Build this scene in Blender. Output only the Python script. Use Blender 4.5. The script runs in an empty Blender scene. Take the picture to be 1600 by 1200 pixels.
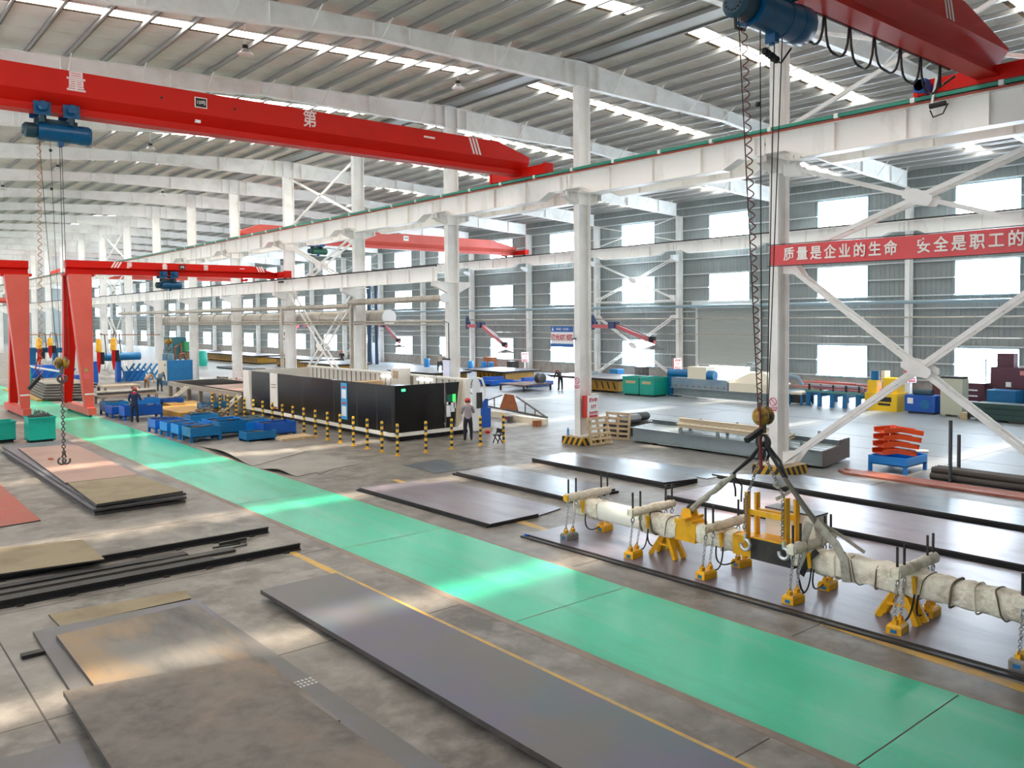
import bpy, math, random
from mathutils import Vector, Matrix
random.seed(7)
SC = bpy.context.scene
COL = SC.collection

# ------------------------------------------------------------------ camera
cd = bpy.data.cameras.new('camera'); CAM = bpy.data.objects.new('camera', cd); COL.objects.link(CAM)
YAW, PITCH, ROLL = 0.69696, 0.0333, -0.00821
cd.sensor_width = 36.0; cd.lens = 1311.08 / 1600 * 36.0
cd.shift_y = -(600 - 540.6) / 1600
cd.clip_start = 0.1; cd.clip_end = 600
fw = Vector((math.sin(YAW)*math.cos(PITCH), math.cos(YAW)*math.cos(PITCH), -math.sin(PITCH)))
r0 = Vector((math.cos(YAW), -math.sin(YAW), 0)); u0 = r0.cross(fw)
rr = math.cos(ROLL)*r0 + math.sin(ROLL)*u0; uu = -math.sin(ROLL)*r0 + math.cos(ROLL)*u0
m3 = Matrix((rr, uu, -fw)).transposed()
CAM.matrix_world = Matrix.Translation((-24.078, -15.279, 5.109)) @ m3.to_4x4()
SC.camera = CAM

# ------------------------------------------------------------------ light and exposure
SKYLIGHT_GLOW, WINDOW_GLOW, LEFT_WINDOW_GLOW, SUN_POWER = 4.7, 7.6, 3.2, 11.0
w = bpy.data.worlds.new('sky'); SC.world = w; w.use_nodes = True
w.node_tree.nodes['Background'].inputs[0].default_value = (0.80, 0.90, 1.0, 1)
w.node_tree.nodes['Background'].inputs[1].default_value = 1.6
sd = bpy.data.lights.new('sun', 'SUN'); sd.energy = SUN_POWER; sd.angle = math.radians(3.2); sd.color = (1.0, 0.86, 0.68)
so = bpy.data.objects.new('sun', sd); COL.objects.link(so)
so.rotation_euler = Vector((0.0, 0.147, -1)).to_track_quat('-Z', 'Y').to_euler()
SC.view_settings.view_transform = 'Standard'
try: SC.view_settings.look = 'None'
except Exception: pass
SC.view_settings.gamma = 1.0; SC.view_settings.use_curve_mapping = False
SC.view_settings.exposure = 1.86
try:
    SC.cycles.use_denoising = True
    SC.cycles.max_bounces = 12; SC.cycles.diffuse_bounces = 9; SC.cycles.glossy_bounces = 3; SC.cycles.transparent_max_bounces = 8
    SC.cycles.sample_clamp_indirect = 6.0
    SC.cycles.caustics_reflective = False; SC.cycles.caustics_refractive = False
except Exception: pass

# ------------------------------------------------------------------ helpers
def lin(h):
    h = h.lstrip('#'); c = [int(h[i:i+2], 16)/255 for i in (0, 2, 4)]
    return tuple(x/12.92 if x <= .04045 else ((x+.055)/1.055)**2.4 for x in c) + (1,)

def mat(name, col, rough=.5, metal=0., var=None, scale=1.5, amount=.5, bump=0., bscale=8., stretch=(1, 1, 1), spec=.5, emit=0., var2=None, scale2=.5, amount2=.5):
    m = bpy.data.materials.new(name); m.use_nodes = True
    n = m.node_tree.nodes; l = m.node_tree.links; b = n['Principled BSDF']
    c = lin(col)
    b.inputs['Base Color'].default_value = c; b.inputs['Roughness'].default_value = rough
    b.inputs['Metallic'].default_value = metal; b.inputs['Specular IOR Level'].default_value = spec
    if emit:
        b.inputs['Emission Color'].default_value = c; b.inputs['Emission Strength'].default_value = emit
    if var or bump or var2:
        g = n.new('ShaderNodeNewGeometry'); mp = n.new('ShaderNodeMapping'); mp.inputs['Scale'].default_value = stretch
        l.new(g.outputs['Position'], mp.inputs['Vector'])
    out = None
    def layer(prev, colr, sc, am, seed):
        t = n.new('ShaderNodeTexNoise'); t.inputs['Scale'].default_value = sc; t.inputs['Detail'].default_value = 7; t.inputs['Roughness'].default_value = .62
        t.noise_dimensions = '4D'; t.inputs['W'].default_value = seed
        l.new(mp.outputs[0], t.inputs['Vector'])
        r = n.new('ShaderNodeValToRGB'); r.color_ramp.elements[0].position = .60-.30*am; r.color_ramp.elements[1].position = .80-.26*am
        l.new(t.outputs['Fac'], r.inputs['Fac'])
        x = n.new('ShaderNodeMix'); x.data_type = 'RGBA'; l.new(r.outputs['Color'], x.inputs[0])
        if prev is None: x.inputs[6].default_value = c
        else: l.new(prev, x.inputs[6])
        x.inputs[7].default_value = lin(colr)
        return x.outputs[2]
    if var: out = layer(None, var, scale, amount, len(name))
    if var2: out = layer(out, var2, scale2, amount2, len(name)+3.3)
    if out is not None:
        l.new(out, b.inputs['Base Color'])
        if emit: l.new(out, b.inputs['Emission Color'])
    if bump:
        t = n.new('ShaderNodeTexNoise'); t.inputs['Scale'].default_value = bscale; t.inputs['Detail'].default_value = 5
        l.new(mp.outputs[0], t.inputs['Vector'])
        bp = n.new('ShaderNodeBump'); bp.inputs['Strength'].default_value = bump; bp.inputs['Distance'].default_value = .05
        l.new(t.outputs['Fac'], bp.inputs['Height']); l.new(bp.outputs[0], b.inputs['Normal'])
    return m

def stripes(name, ca, cb, axis, width, rough=.5, frac=.5):
    """two-colour paint bands across the given direction, in the object's own coordinates"""
    m = mat(name, ca, rough); n = m.node_tree.nodes; l = m.node_tree.links; b = n['Principled BSDF']
    tc = n.new('ShaderNodeTexCoord'); d = n.new('ShaderNodeVectorMath'); d.operation = 'DOT_PRODUCT'; d.inputs[1].default_value = axis
    l.new(tc.outputs['Object'], d.inputs[0])
    q = n.new('ShaderNodeMath'); q.operation = 'DIVIDE'; q.inputs[1].default_value = width; l.new(d.outputs['Value'], q.inputs[0])
    f = n.new('ShaderNodeMath'); f.operation = 'FRACT'; l.new(q.outputs[0], f.inputs[0])
    g = n.new('ShaderNodeMath'); g.operation = 'GREATER_THAN'; g.inputs[1].default_value = frac; l.new(f.outputs[0], g.inputs[0])
    x = n.new('ShaderNodeMix'); x.data_type = 'RGBA'; l.new(g.outputs[0], x.inputs[0])
    x.inputs[6].default_value = lin(ca); x.inputs[7].default_value = lin(cb); l.new(x.outputs[2], b.inputs['Base Color'])
    return m

def glow(name, col, strength, clear=0.):
    m = bpy.data.materials.new(name); m.use_nodes = True; n = m.node_tree.nodes; l = m.node_tree.links
    n.remove(n['Principled BSDF']); o = n['Material Output']
    e = n.new('ShaderNodeEmission'); e.inputs[0].default_value = lin(col); e.inputs[1].default_value = strength
    if clear:
        t = n.new('ShaderNodeBsdfTransparent'); x = n.new('ShaderNodeMixShader'); x.inputs[0].default_value = clear
        l.new(e.outputs[0], x.inputs[1]); l.new(t.outputs[0], x.inputs[2]); l.new(x.outputs[0], o.inputs[0])
    else: l.new(e.outputs[0], o.inputs[0])
    return m

class MB:
    """collects simple solids into one mesh"""
    def __init__(s): s.v = []; s.f = []
    def add(s, vs, fs):
        o = len(s.v); s.v += [tuple(a) for a in vs]; s.f += [tuple(i+o for i in f) for f in fs]; return s
    def box(s, x0, y0, z0, x1, y1, z1):
        if x0 > x1: x0, x1 = x1, x0
        if y0 > y1: y0, y1 = y1, y0
        if z0 > z1: z0, z1 = z1, z0
        return s.add([(x0,y0,z0),(x1,y0,z0),(x1,y1,z0),(x0,y1,z0),(x0,y0,z1),(x1,y0,z1),(x1,y1,z1),(x0,y1,z1)],
                     [(3,2,1,0),(4,5,6,7),(0,1,5,4),(1,2,6,5),(2,3,7,6),(3,0,4,7)])
    def c(s, cx, cy, cz, sx, sy, sz): return s.box(cx-sx/2, cy-sy/2, cz-sz/2, cx+sx/2, cy+sy/2, cz+sz/2)
    def frame(s, a, b, up=(0, 0, 1)):
        a = Vector(a); b = Vector(b); d = (b-a).normalized(); u = Vector(up)
        if abs(d.dot(u)) > .98: u = Vector((0, 1, 0)) if abs(d.y) < .9 else Vector((1, 0, 0))
        x = d.cross(u).normalized(); y = x.cross(d).normalized(); return a, b, x, y
    def prof(s, pts, a, b, up=(0, 0, 1), closed=True):
        """sweep the outline pts (across, up) from a to b"""
        a, b, x, y = s.frame(a, b, up); n = len(pts)
        vs = [a + x*p[0] + y*p[1] for p in pts] + [b + x*p[0] + y*p[1] for p in pts]
        fs = [(i, (i+1) % n, n+(i+1) % n, n+i) for i in range(n)]
        fs += [tuple(range(n-1, -1, -1)), tuple(range(n, 2*n))]
        return s.add(vs, fs)
    def bar(s, a, b, w, h=None, up=(0, 0, 1)):
        h = h or w; return s.prof([(-w/2,-h/2),(w/2,-h/2),(w/2,h/2),(-w/2,h/2)], a, b, up)
    def ibeam(s, a, b, w, h, t=.02, up=(0, 0, 1)):
        a, b = Vector(a), Vector(b); _, _, x, y = s.frame(a, b, up)
        s.bar(a-y*(h/2-t/2), b-y*(h/2-t/2), w, t, up); s.bar(a+y*(h/2-t/2), b+y*(h/2-t/2), w, t, up)
        return s.bar(a, b, t*.8, h-2*t, up)
    def tube(s, pts, r, n=8, cap=True):
        pts = [Vector(p) for p in pts]; rings = []; px = None
        rs = r if isinstance(r, (list, tuple)) else [r]*len(pts)
        for i, p in enumerate(pts):
            d = (pts[min(i+1, len(pts)-1)] - pts[max(i-1, 0)])
            d = d.normalized() if d.length > 1e-9 else Vector((0, 0, 1))
            if px is None:
                u = Vector((0, 0, 1)) if abs(d.z) < .9 else Vector((1, 0, 0)); px = d.cross(u).normalized()
            else:
                px = px - d*px.dot(d); px = px.normalized() if px.length > 1e-6 else d.orthogonal().normalized()
            py = d.cross(px)
            rings.append([p + (px*math.cos(2*math.pi*k/n) + py*math.sin(2*math.pi*k/n))*rs[i] for k in range(n)])
        vs = [v for q in rings for v in q]; fs = []
        for i in range(len(pts)-1):
            for k in range(n): fs.append((i*n+k, i*n+(k+1) % n, (i+1)*n+(k+1) % n, (i+1)*n+k))
        if cap: fs += [tuple(range(n-1, -1, -1)), tuple(range((len(pts)-1)*n, len(pts)*n))]
        return s.add(vs, fs)
    def cyl(s, a, b, r, n=14, r2=None): return s.tube([a, b], [r, r if r2 is None else r2], n)
    def poly(s, pts, z0, z1):
        """prism over a ground outline (counter-clockwise)"""
        n = len(pts); ar = sum(pts[i][0]*pts[(i+1) % n][1]-pts[(i+1) % n][0]*pts[i][1] for i in range(n))
        if ar < 0: pts = pts[::-1]
        vs = [(p[0], p[1], z0) for p in pts] + [(p[0], p[1], z1) for p in pts]
        return s.add(vs, [(i, (i+1) % n, n+(i+1) % n, n+i) for i in range(n)] + [tuple(range(n-1, -1, -1)), tuple(range(n, 2*n))])
    def plate(s, P, axis, t):
        """flat polygon of 3-D points given a thickness along an axis vector"""
        n = len(P); ax = Vector(axis)*t; P = [Vector(p) for p in P]
        vs = [p-ax/2 for p in P] + [p+ax/2 for p in P]
        return s.add(vs, [(i, (i+1) % n, n+(i+1) % n, n+i) for i in range(n)] + [tuple(range(n-1, -1, -1)), tuple(range(n, 2*n))])
    def ball(s, c, r, n=12, m=8, sq=(1, 1, 1)):
        vs = []; fs = []
        for i in range(m+1):
            t = math.pi*i/m
            for k in range(n):
                a = 2*math.pi*k/n; vs.append((c[0]+r*sq[0]*math.sin(t)*math.cos(a), c[1]+r*sq[1]*math.sin(t)*math.sin(a), c[2]+r*sq[2]*math.cos(t)))
        for i in range(m):
            for k in range(n): fs.append((i*n+k, (i+1)*n+k, (i+1)*n+(k+1) % n, i*n+(k+1) % n))
        return s.add(vs, fs)
    def lathe(s, prof, c, n=16, axis='z'):
        vs = []; fs = []
        for r, z in prof:
            for k in range(n):
                a = 2*math.pi*k/n; p = (r*math.cos(a), r*math.sin(a), z)
                if axis == 'x': p = (z, p[0], p[1])
                if axis == 'y': p = (p[0], z, p[1])
                vs.append((c[0]+p[0], c[1]+p[1], c[2]+p[2]))
        for i in range(len(prof)-1):
            for k in range(n): fs.append((i*n+k, i*n+(k+1) % n, (i+1)*n+(k+1) % n, (i+1)*n+k))
        fs += [tuple(range(n-1, -1, -1)), tuple(range((len(prof)-1)*n, len(prof)*n))]
        return s.add(vs, fs)
    def torus(s, c, R, r, ax=(0, 0, 1), n=14, m=6, arc=1.0, start=0.):
        ax = Vector(ax).normalized(); x = ax.orthogonal().normalized(); y = ax.cross(x); c = Vector(c)
        pts = [c + (x*math.cos(2*math.pi*(start+arc*i/n)) + y*math.sin(2*math.pi*(start+arc*i/n)))*R for i in range(n+1)]
        return s.tube(pts, r, m)
    def shift(s, d): s.v = [(a[0]+d[0], a[1]+d[1], a[2]+d[2]) for a in s.v]; return s
    def obj(s, name, m, parent=None, loc=None, smooth=False, world=False, fix=True):
        """link as ONE mesh object; world=True when a part was laid out in world coordinates"""
        if world:
            if parent is not None:
                q = parent; off = Vector((0, 0, 0))
                while q is not None: off += q.location; q = q.parent
                s.shift(-off)
            elif loc is not None: s.shift(-Vector(loc))
        me = bpy.data.meshes.new(name); me.from_pydata(s.v, [], s.f); me.materials.append(m)
        if fix:
            import bmesh
            b = bmesh.new(); b.from_mesh(me); bmesh.ops.recalc_face_normals(b, faces=b.faces); b.to_mesh(me); b.free()
        if smooth:
            for p in me.polygons: p.use_smooth = True
            try: me.set_sharp_from_angle(angle=math.radians(42))
            except Exception: pass
        o = bpy.data.objects.new(name, me); COL.objects.link(o)
        if parent is not None: o.parent = parent
        if loc is not None: o.location = loc
        return o

def tag(o, label, cat, group=None, kind=None):
    o['label'] = label; o['category'] = cat
    if group: o['group'] = group
    o['kind'] = kind or 'thing'
    return o
def thing(name, label, cat, loc=(0, 0, 0), group=None, rz=0.):
    o = bpy.data.objects.new(name, None); COL.objects.link(o); o.location = loc; o.rotation_euler = (0, 0, rz); o.empty_display_size = .2
    return tag(o, label, cat, group)
def struct(o, label=None):
    o['kind'] = 'structure'
    if label: o['label'] = label; o['category'] = 'building'
    return o
def dup(o, loc=None, label=None, rz=None):
    """copy a thing with its parts and sub-parts, sharing meshes"""
    r = o.copy(); COL.objects.link(r)
    if loc is not None: r.location = loc
    if rz is not None: r.rotation_euler = (0, 0, rz)
    if label: r['label'] = label
    for ch in list(o.children):
        a = ch.copy(); COL.objects.link(a); a.parent = r
        for g in list(ch.children):
            b = g.copy(); COL.objects.link(b); b.parent = a
    return r
def text(name, body, size, m, loc, rot, parent=None, depth=.004, sx=1., world_parent=None, align='CENTER', bold=.0):
    cu = bpy.data.curves.new(name, 'FONT'); cu.body = body; cu.size = size; cu.extrude = depth; cu.offset = bold
    cu.align_x = align; cu.align_y = 'CENTER'; cu.materials.append(m)
    o = bpy.data.objects.new(name, cu); COL.objects.link(o)
    if parent is not None: o.parent = parent
    o.location = loc; o.rotation_euler = rot; o.scale = (sx, 1, 1)
    return o
ORD = ['first','second','third','fourth','fifth','sixth','seventh','eighth','ninth','tenth','eleventh','twelfth','thirteenth','fourteenth','fifteenth','sixteenth','seventeenth','eighteenth','nineteenth','twentieth','twenty-first','twenty-second','twenty-third','twenty-fourth','twenty-fifth','twenty-sixth','twenty-seventh','twenty-eighth','twenty-ninth','thirtieth','thirty-first','thirty-second','thirty-third','thirty-fourth','thirty-fifth','thirty-sixth','thirty-seventh','thirty-eighth','thirty-ninth','fortieth','forty-first','forty-second','forty-third','forty-fourth','forty-fifth','forty-sixth','forty-seventh','forty-eighth','forty-ninth','fiftieth']
FACE_S = (math.pi/2, 0, 0)                 # lettering that reads from -Y
FACE_W = (math.pi/2, 0, -math.pi/2)        # lettering that reads from -X

# ------------------------------------------------------------------ materials
WHITE = mat('white_steel_paint', '#f1f0ed', .42, var='#dfddd7', scale=.9, amount=.45)
GIRDER = mat('white_girder_paint', '#f2f0ec', .36, var='#d8d4cb', scale=1.6, amount=.25, stretch=(1, 1, .25))
PURLIN = mat('galvanised_purlin', '#a0a09d', .42, metal=.2)
ROOFM = mat('roof_sheet', '#e6e2da', .6, var='#d8d4cb', scale=.8, amount=.5)
WALLM = mat('grey_wall_sheet', '#929996', .55, var='#888f8f', scale=.5, amount=.5)
GIRT = mat('pale_girt_paint', '#cfd3d2', .5)
BRICK = mat('rendered_dado', '#a59e96', .8, var='#8d867e', scale=2., amount=.5)
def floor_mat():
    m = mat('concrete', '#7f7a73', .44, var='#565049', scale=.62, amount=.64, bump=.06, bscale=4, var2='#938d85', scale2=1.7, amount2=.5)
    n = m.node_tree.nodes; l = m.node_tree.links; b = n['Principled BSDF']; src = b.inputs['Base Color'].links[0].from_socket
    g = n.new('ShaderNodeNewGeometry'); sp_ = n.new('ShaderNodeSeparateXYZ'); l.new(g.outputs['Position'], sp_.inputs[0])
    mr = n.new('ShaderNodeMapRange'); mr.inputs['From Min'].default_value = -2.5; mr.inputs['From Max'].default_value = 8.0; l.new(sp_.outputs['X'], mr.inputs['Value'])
    x = n.new('ShaderNodeMix'); x.data_type = 'RGBA'; l.new(mr.outputs[0], x.inputs[0]); l.new(src, x.inputs[6]); x.inputs[7].default_value = lin('#868c91')   # window reflections painted in: floor turns paler and bluish across the window bay
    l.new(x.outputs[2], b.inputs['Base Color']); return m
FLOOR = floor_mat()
GREEN = mat('green_floor_paint', '#22bf97', .26, var='#4cc6a4', scale=.5, amount=.4, stretch=(2.2, .35, 1), var2='#19ab84', scale2=.7, amount2=.3)
YELINE = mat('worn_yellow_line', '#d0a44c', .55, var='#9f8d70', scale=2.2, amount=.5)
DARKLN = mat('dark_joint', '#4b4743', .8)
BROWNLN = mat('brown_edge', '#8f8073', .7, var='#7d7168', scale=2.)
RED = mat('red_crane_paint', '#cd1607', .42, spec=.25, var='#bd1206', scale=.5, amount=.4)
REDL = mat('sun_bleached_red_paint', '#cb5446', .45, var='#c24b3d', scale=.5, amount=.4)  # light on the faces and distance haze mixed into the crane red
ORANGE = mat('orange_paint', '#e2521f', .5)
BLUE = mat('blue_paint', '#0d57b8', .42, var='#114fa3', scale=2., amount=.4)
BLUED = mat('deep_blue_paint', '#08689f', .45, var='#0e75ab', scale=2., amount=.4)
HOISTB = mat('hoist_blue_enamel', '#07507c', .28, var='#0a3f5e', scale=4., amount=.3)
DKBLUE = mat('dark_teal_enamel', '#1e3f4d', .45)
BLACK = mat('black_rubber', '#17181a', .55)
STEEL = mat('bare_steel', '#6f6f70', .38, metal=.5, var='#55504d', scale=3., amount=.5)
DKSTEEL = mat('dark_steel', '#33312f', .5, metal=.3, var='#45403b', scale=3., amount=.5)
ZINC = mat('zinc_chain', '#c9ccce', .32, metal=.7)
CHAIN = mat('dark_chain', '#5b5651', .45, metal=.6)
ROPE = mat('wire_rope', '#2b2a29', .5, metal=.3)
YELLOW = mat('yellow_paint', '#eeb010', .42, var='#c98f17', scale=3., amount=.35)
YELB = mat('yellow_plate_rack_paint', '#bb8a1c', .5, var='#9c7018', scale=1.5, amount=.4)
TEAL = mat('teal_bin_paint', '#0a9c8a', .42, var='#098f7d', scale=2., amount=.3)
CREAM = mat('cream_cabinet_paint', '#e6ddc9', .45)
CANVAS = mat('wrapped_canvas', '#efe6d4', .85, var='#b8a78e', scale=3.5, amount=.42, bump=.9, bscale=9)
WHITEP = mat('white_panel_paint', '#eeeae0', .4)
LETTER = mat('white_lettering', '#f1d9d6', .6)
LETTERW = mat('white_banner_lettering', '#f4efe9', .6)
LETTERR = mat('red_lettering', '#c8242c', .6)
SIGNW = mat('white_sign_face', '#eef0f1', .4)
SIGNB = mat('blue_sign_face', '#1b5fb0', .4)
WOOD = mat('pale_pallet_wood', '#cbb491', .75, var='#b59a74', scale=4.)
RUST = mat('rusty_steel', '#9a5a34', .75, var='#b36c3f', scale=3.)
GLASSG = mat('dark_tinted_panel', '#0d0d0e', .25, var='#191714', scale=1., amount=.4)
SKIN = mat('skin', '#b98a70', .6)
# ------------------------------------------------------------------ the building shell
K0, K1, BAY, WX = -2, 24, 9.0, 29.0
Y0, Y1 = -20.0, 24*9.0 + .3
RIDGE, SLOPE = 15.35, .05
def rz(x): return RIDGE - SLOPE*abs(x)
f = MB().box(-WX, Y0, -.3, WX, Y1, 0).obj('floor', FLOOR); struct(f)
f = MB().box(-15.11, Y0, 0, -12.36, Y1, .004).obj('floor_walkway', GREEN); struct(f)
f = MB().box(-15.27, Y0, 0, -15.11, Y1, .003).box(-12.36, Y0, 0, -12.27, Y1, .003).obj('floor_edging', BROWNLN); struct(f)
f = MB().box(-16.16, -10.2, 0, -16.0, 1.9, .003).obj('floor_line', YELINE); struct(f)
f = MB().box(-11.0, -16, 0, -10.84, 7.2, .003)
f = MB().add([(-11.98,-15,.002),(-11.74,-15,.002),(-9.82,7.5,.002),(-10.04,7.5,.002)], [(0,1,2,3)]).obj('floor_line', YELINE); struct(f)
j = MB()
for yy in (-9.6, -3.3, 1.6, 6.4, 12.0, 17.2): j.box(-WX+.1, yy, 0, -15.3, yy+.02, .002)
for yy in (-8.0, -3.0, 6.0, 12.0, 18.0): j.box(-12.2, yy, 0, 26, yy+.02, .002)
for xx in (-21.9, -3.6, 6.9, 9.9, 14.0): j.box(xx, Y0+1, 0, xx+.025, 90, .0021)
for yy in (-10.6, -4.6, 1.4, 7.4, 13.4): j.box(-15.1, yy, .004, -12.4, yy+.018, .0052)
struct(j.obj('floor_joint', DARKLN))

# roof sheets: two slopes with ribs running down the slope; the sheets stop at the skylight strips
SKY = []
for k in range(-2, 24):
    y0 = 9*k + 3.7; wdt = 1.0
    if k < -1: continue
    SKY.append((k, y0, y0+wdt))
def strip_gaps(sgn, k):
    """x-ranges (from the ridge outward) that are clear sheet in the strip of bay k"""
    return [(.9, 13.4), (15.2, 20.6), (22.0, 26.6)] if sgn > 0 else [(2.2, 26.6)]
PZ = .26
roof = MB()
def slab(x0, x1, y0, y1, mb, dz=0., t=.03):
    for a, b in ((min(x0, x1), max(x0, x1)),):
        za, zb = rz(a)+PZ+dz, rz(b)+PZ+dz
        mb.add([(a,y0,za),(b,y0,zb),(b,y1,zb),(a,y1,za),(a,y0,za+t),(b,y0,zb+t),(b,y1,zb+t),(a,y1,za+t)],
               [(3,2,1,0),(4,5,6,7),(0,1,5,4),(1,2,6,5),(2,3,7,6),(3,0,4,7)])
cur = Y0
for k, a, b in SKY:
    for sg in (1, -1):
        slab(0, sg*WX, cur, a, roof) if k < 3 else (slab(sg*2.9, sg*WX, cur, a, roof))
        g = strip_gaps(sg, k); p = 0 if k < 3 else 2.9
        for (q0, q1) in g:
            if q0 > p: slab(sg*p, sg*q0, a, b, roof)
            p = q1
        slab(sg*p, sg*WX, a, b, roof)
    if k >= 3:                                            # ridge sheets beside the clear ridge strip
        for sg in (1, -1): slab(0, sg*2.9, cur, 9*k+.0 if cur < 9*k else cur+.01, roof); slab(0, sg*2.9, 9*k, 9*k+2.2, roof) 
    cur = b
for sg in (1, -1): slab(0, sg*WX, cur, Y1, roof)
struct(roof.obj('ceiling', ROOFM, fix=False))
ribs = MB()
for i in range(int((Y1-Y0)/.75)):
    y = Y0 + i*.75
    if y > 60 or i % 2: continue
    if any(a-.02 < y < b+.02 for _, a, b in SKY): continue
    for sg in (1, -1):
        x0 = 0 if y < 27 else 2.95
        a, b = sg*x0, sg*WX
        za, zb = rz(a)+PZ, rz(b)+PZ
        ribs.add([(a,y-.03,za-.016),(a,y+.03,za-.016),(b,y+.03,zb-.016),(b,y-.03,zb-.016),(a,y-.05,za+.01),(a,y+.05,za+.01),(b,y+.05,zb+.01),(b,y-.05,zb+.01)],
                 [(0,1,2,3),(0,4,5,1),(2,6,7,3),(1,5,6,2),(3,7,4,0)])
struct(ribs.obj('ceiling_ribs', ROOFM, fix=False))
FRAY = mat('frayed_brown_insulation', '#8f7c63', .9, var='#4d4236', scale=7., amount=.6)
CLEAR = glow('skylight_sheet', '#fff8ec', SKYLIGHT_GLOW, .45)
n = 0
for k, a, b in SKY:
    for sg in (1, -1):
        q = MB()
        for (q0, q1) in strip_gaps(sg, k): slab(sg*q0, sg*q1, a+.0, b-.18, q, .012, .004)
        e_ = MB()
        for (q0, q1) in strip_gaps(sg, k): slab(sg*q0, sg*q1, b-.19, b, e_, .008, .004)
        struct(e_.obj('ceiling_skylight_edge', FRAY, fix=False))
        if k < 8:
            e_ = MB()
            for (q0, q1) in strip_gaps(sg, k): e_.tube([(sg*q0, a-.04, rz(q0)+PZ-.03), (sg*q1, a-.04, rz(q1)+PZ-.03)], .035, 6)
            struct(e_.obj('ceiling_insulation_roll', WHITE))
        struct(q.obj('ceiling_skylight', CLEAR, fix=False))
    if k >= 3:
        q = MB()
        for sg in (1, -1): slab(0, sg*2.9, 9*k+2.2, 9*k+9.0 if k < 23 else 9*k+8, q, .012, .004)
        struct(q.obj('ceiling_skylight', CLEAR, fix=False))

# walls: ribbed sheet above a low rendered dado, three windows to a bay
WIN = [(1.0, 3.1), (6.25, 8.35), (10.82, 12.85)]
WY = (2.85, 6.42)
def ribbed(mb, x, sgn, y0, y1, z0, z1):
    y = y0; pts = [(x, y0)]
    while y + .3 <= y1 + 1e-6:
        pts += [(x, y+.20), (x-sgn*.028, y+.225), (x-sgn*.028, y+.275), (x, y+.3)]; y += .3
    if y < y1 - 1e-3: pts.append((x, y1))
    o = len(mb.v)
    for p in pts: mb.v.append((p[0], p[1], z0)); mb.v.append((p[0], p[1], z1))
    for i in range(len(pts)-1): mb.f.append((o+2*i, o+2*i+2, o+2*i+3, o+2*i+1))
def has_door(k): return k == 2
ZT = rz(WX) + PZ
for side, sgn in (('right', 1), ('left', -1)):
    x = sgn*WX; wl = MB(); dado = MB()
    for k in range(K0, K1):
        yb = 9*k; a, b = yb+WY[0], yb+WY[1]
        if k == K0: ribbed(wl, x, sgn, Y0, yb, 1.0, ZT); dado.box(x, Y0, 0, x+sgn*.2, yb, 1.0)
        if k == 23: pass
        ribbed(wl, x, sgn, yb, a, 1.0, ZT); ribbed(wl, x, sgn, b, yb+9, 1.0, ZT)
        if has_door(k) and sgn > 0:
            ribbed(wl, x, sgn, a, b, WIN[1][1], WIN[2][0]); ribbed(wl, x, sgn, a, b, WIN[2][1], ZT); ribbed(wl, x, sgn, a, b, 6.0, WIN[1][0])
        else:
            z = 1.0
            for (z0, z1) in WIN:
                if z0 > z: ribbed(wl, x, sgn, a, b, z, z0)
                z = z1
            ribbed(wl, x, sgn, a, b, z, ZT)
        if has_door(k) and sgn > 0: dado.box(x, yb, 0, x+.2, yb+1.95, 1.0); dado.box(x, yb+7.5, 0, x+.2, yb+9, 1.0)
        else: dado.box(x, yb, 0, x+sgn*.2, yb+9, 1.0)
    struct(wl.obj('wall_'+side, WALLM, fix=False))
    struct(dado.obj('baseboard_'+side, BRICK))
# the sheet beside the roller door was laid over the opening: door jambs sit in front of it
struct(MB().add([(-WX,Y0,0),(WX,Y0,0),(WX,Y0,ZT),(0,Y0,RIDGE+PZ),(-WX,Y0,ZT)], [(0,1,2,3,4)]).obj('wall_near', WALLM))
struct(MB().add([(-WX,Y1,0),(WX,Y1,0),(WX,Y1,ZT),(0,Y1,RIDGE+PZ),(-WX,Y1,ZT)], [(0,1,2,3,4)]).obj('wall_far', WALLM))
PANE = glow('bright_window_pane', '#e2f1ff', WINDOW_GLOW); PANE_L = glow('unseen_left_window_pane', '#f3f7ff', LEFT_WINDOW_GLOW)  # left windows are unseen, added for their light on the columns
WFRAME = mat('window_frame_paint', '#8fb2bd', .4)
def window_meshes(h, bars):
    fr = MB(); w_ = WY[1]-WY[0]
    for yy in (0, w_): fr.c(0, yy, h/2, .09, .07, h)
    for zz in (0, h): fr.c(0, w_/2, zz, .09, w_, .07)
    if bars:
        fr.c(0, w_/2, h*.68, .07, w_, .05); fr.c(0, w_/2, h*.34, .07, .07, h*.68)
        for q in (.25, .75): fr.c(0, w_*q, h*.34, .05, .03, h*.68)
    else:
        for q in (.25, .5, .75): fr.c(0, w_*q, h/2, .05, .03, h)
        fr.c(0, w_/2, h*.5, .05, w_, .03)
    pn = MB().box(.045, 0, 0, .05, w_, h)
    return fr, pn
protos = []; cnt = 1
for i, (z0, z1) in enumerate(WIN):
    fr, pn = window_meshes(z1-z0, i == 0)
    fo = fr.obj('window_%d' % cnt, WFRAME); po = pn.obj('pane', PANE, fo, fix=True); struct(fo); protos.append(fo); cnt += 1
first = [True, True, True]; leftpane = {}
for k in range(K0, K1):
    for sgn in (1, -1):
        for i, (z0, z1) in enumerate(WIN):
            if sgn > 0 and has_door(k) and i == 0: continue
            loc = (sgn*(WX-.03), 9*k+(WY[0] if sgn > 0 else WY[1]), z0)
            if sgn > 0 and first[i]: o = protos[i]; o.location = loc; first[i] = False
            else:
                o = dup(protos[i], loc, rz=0 if sgn > 0 else math.pi); o.name = 'window_%d' % cnt; cnt += 1
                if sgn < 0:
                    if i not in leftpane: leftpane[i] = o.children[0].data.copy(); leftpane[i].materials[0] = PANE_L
                    o.children[0].data = leftpane[i]
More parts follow.
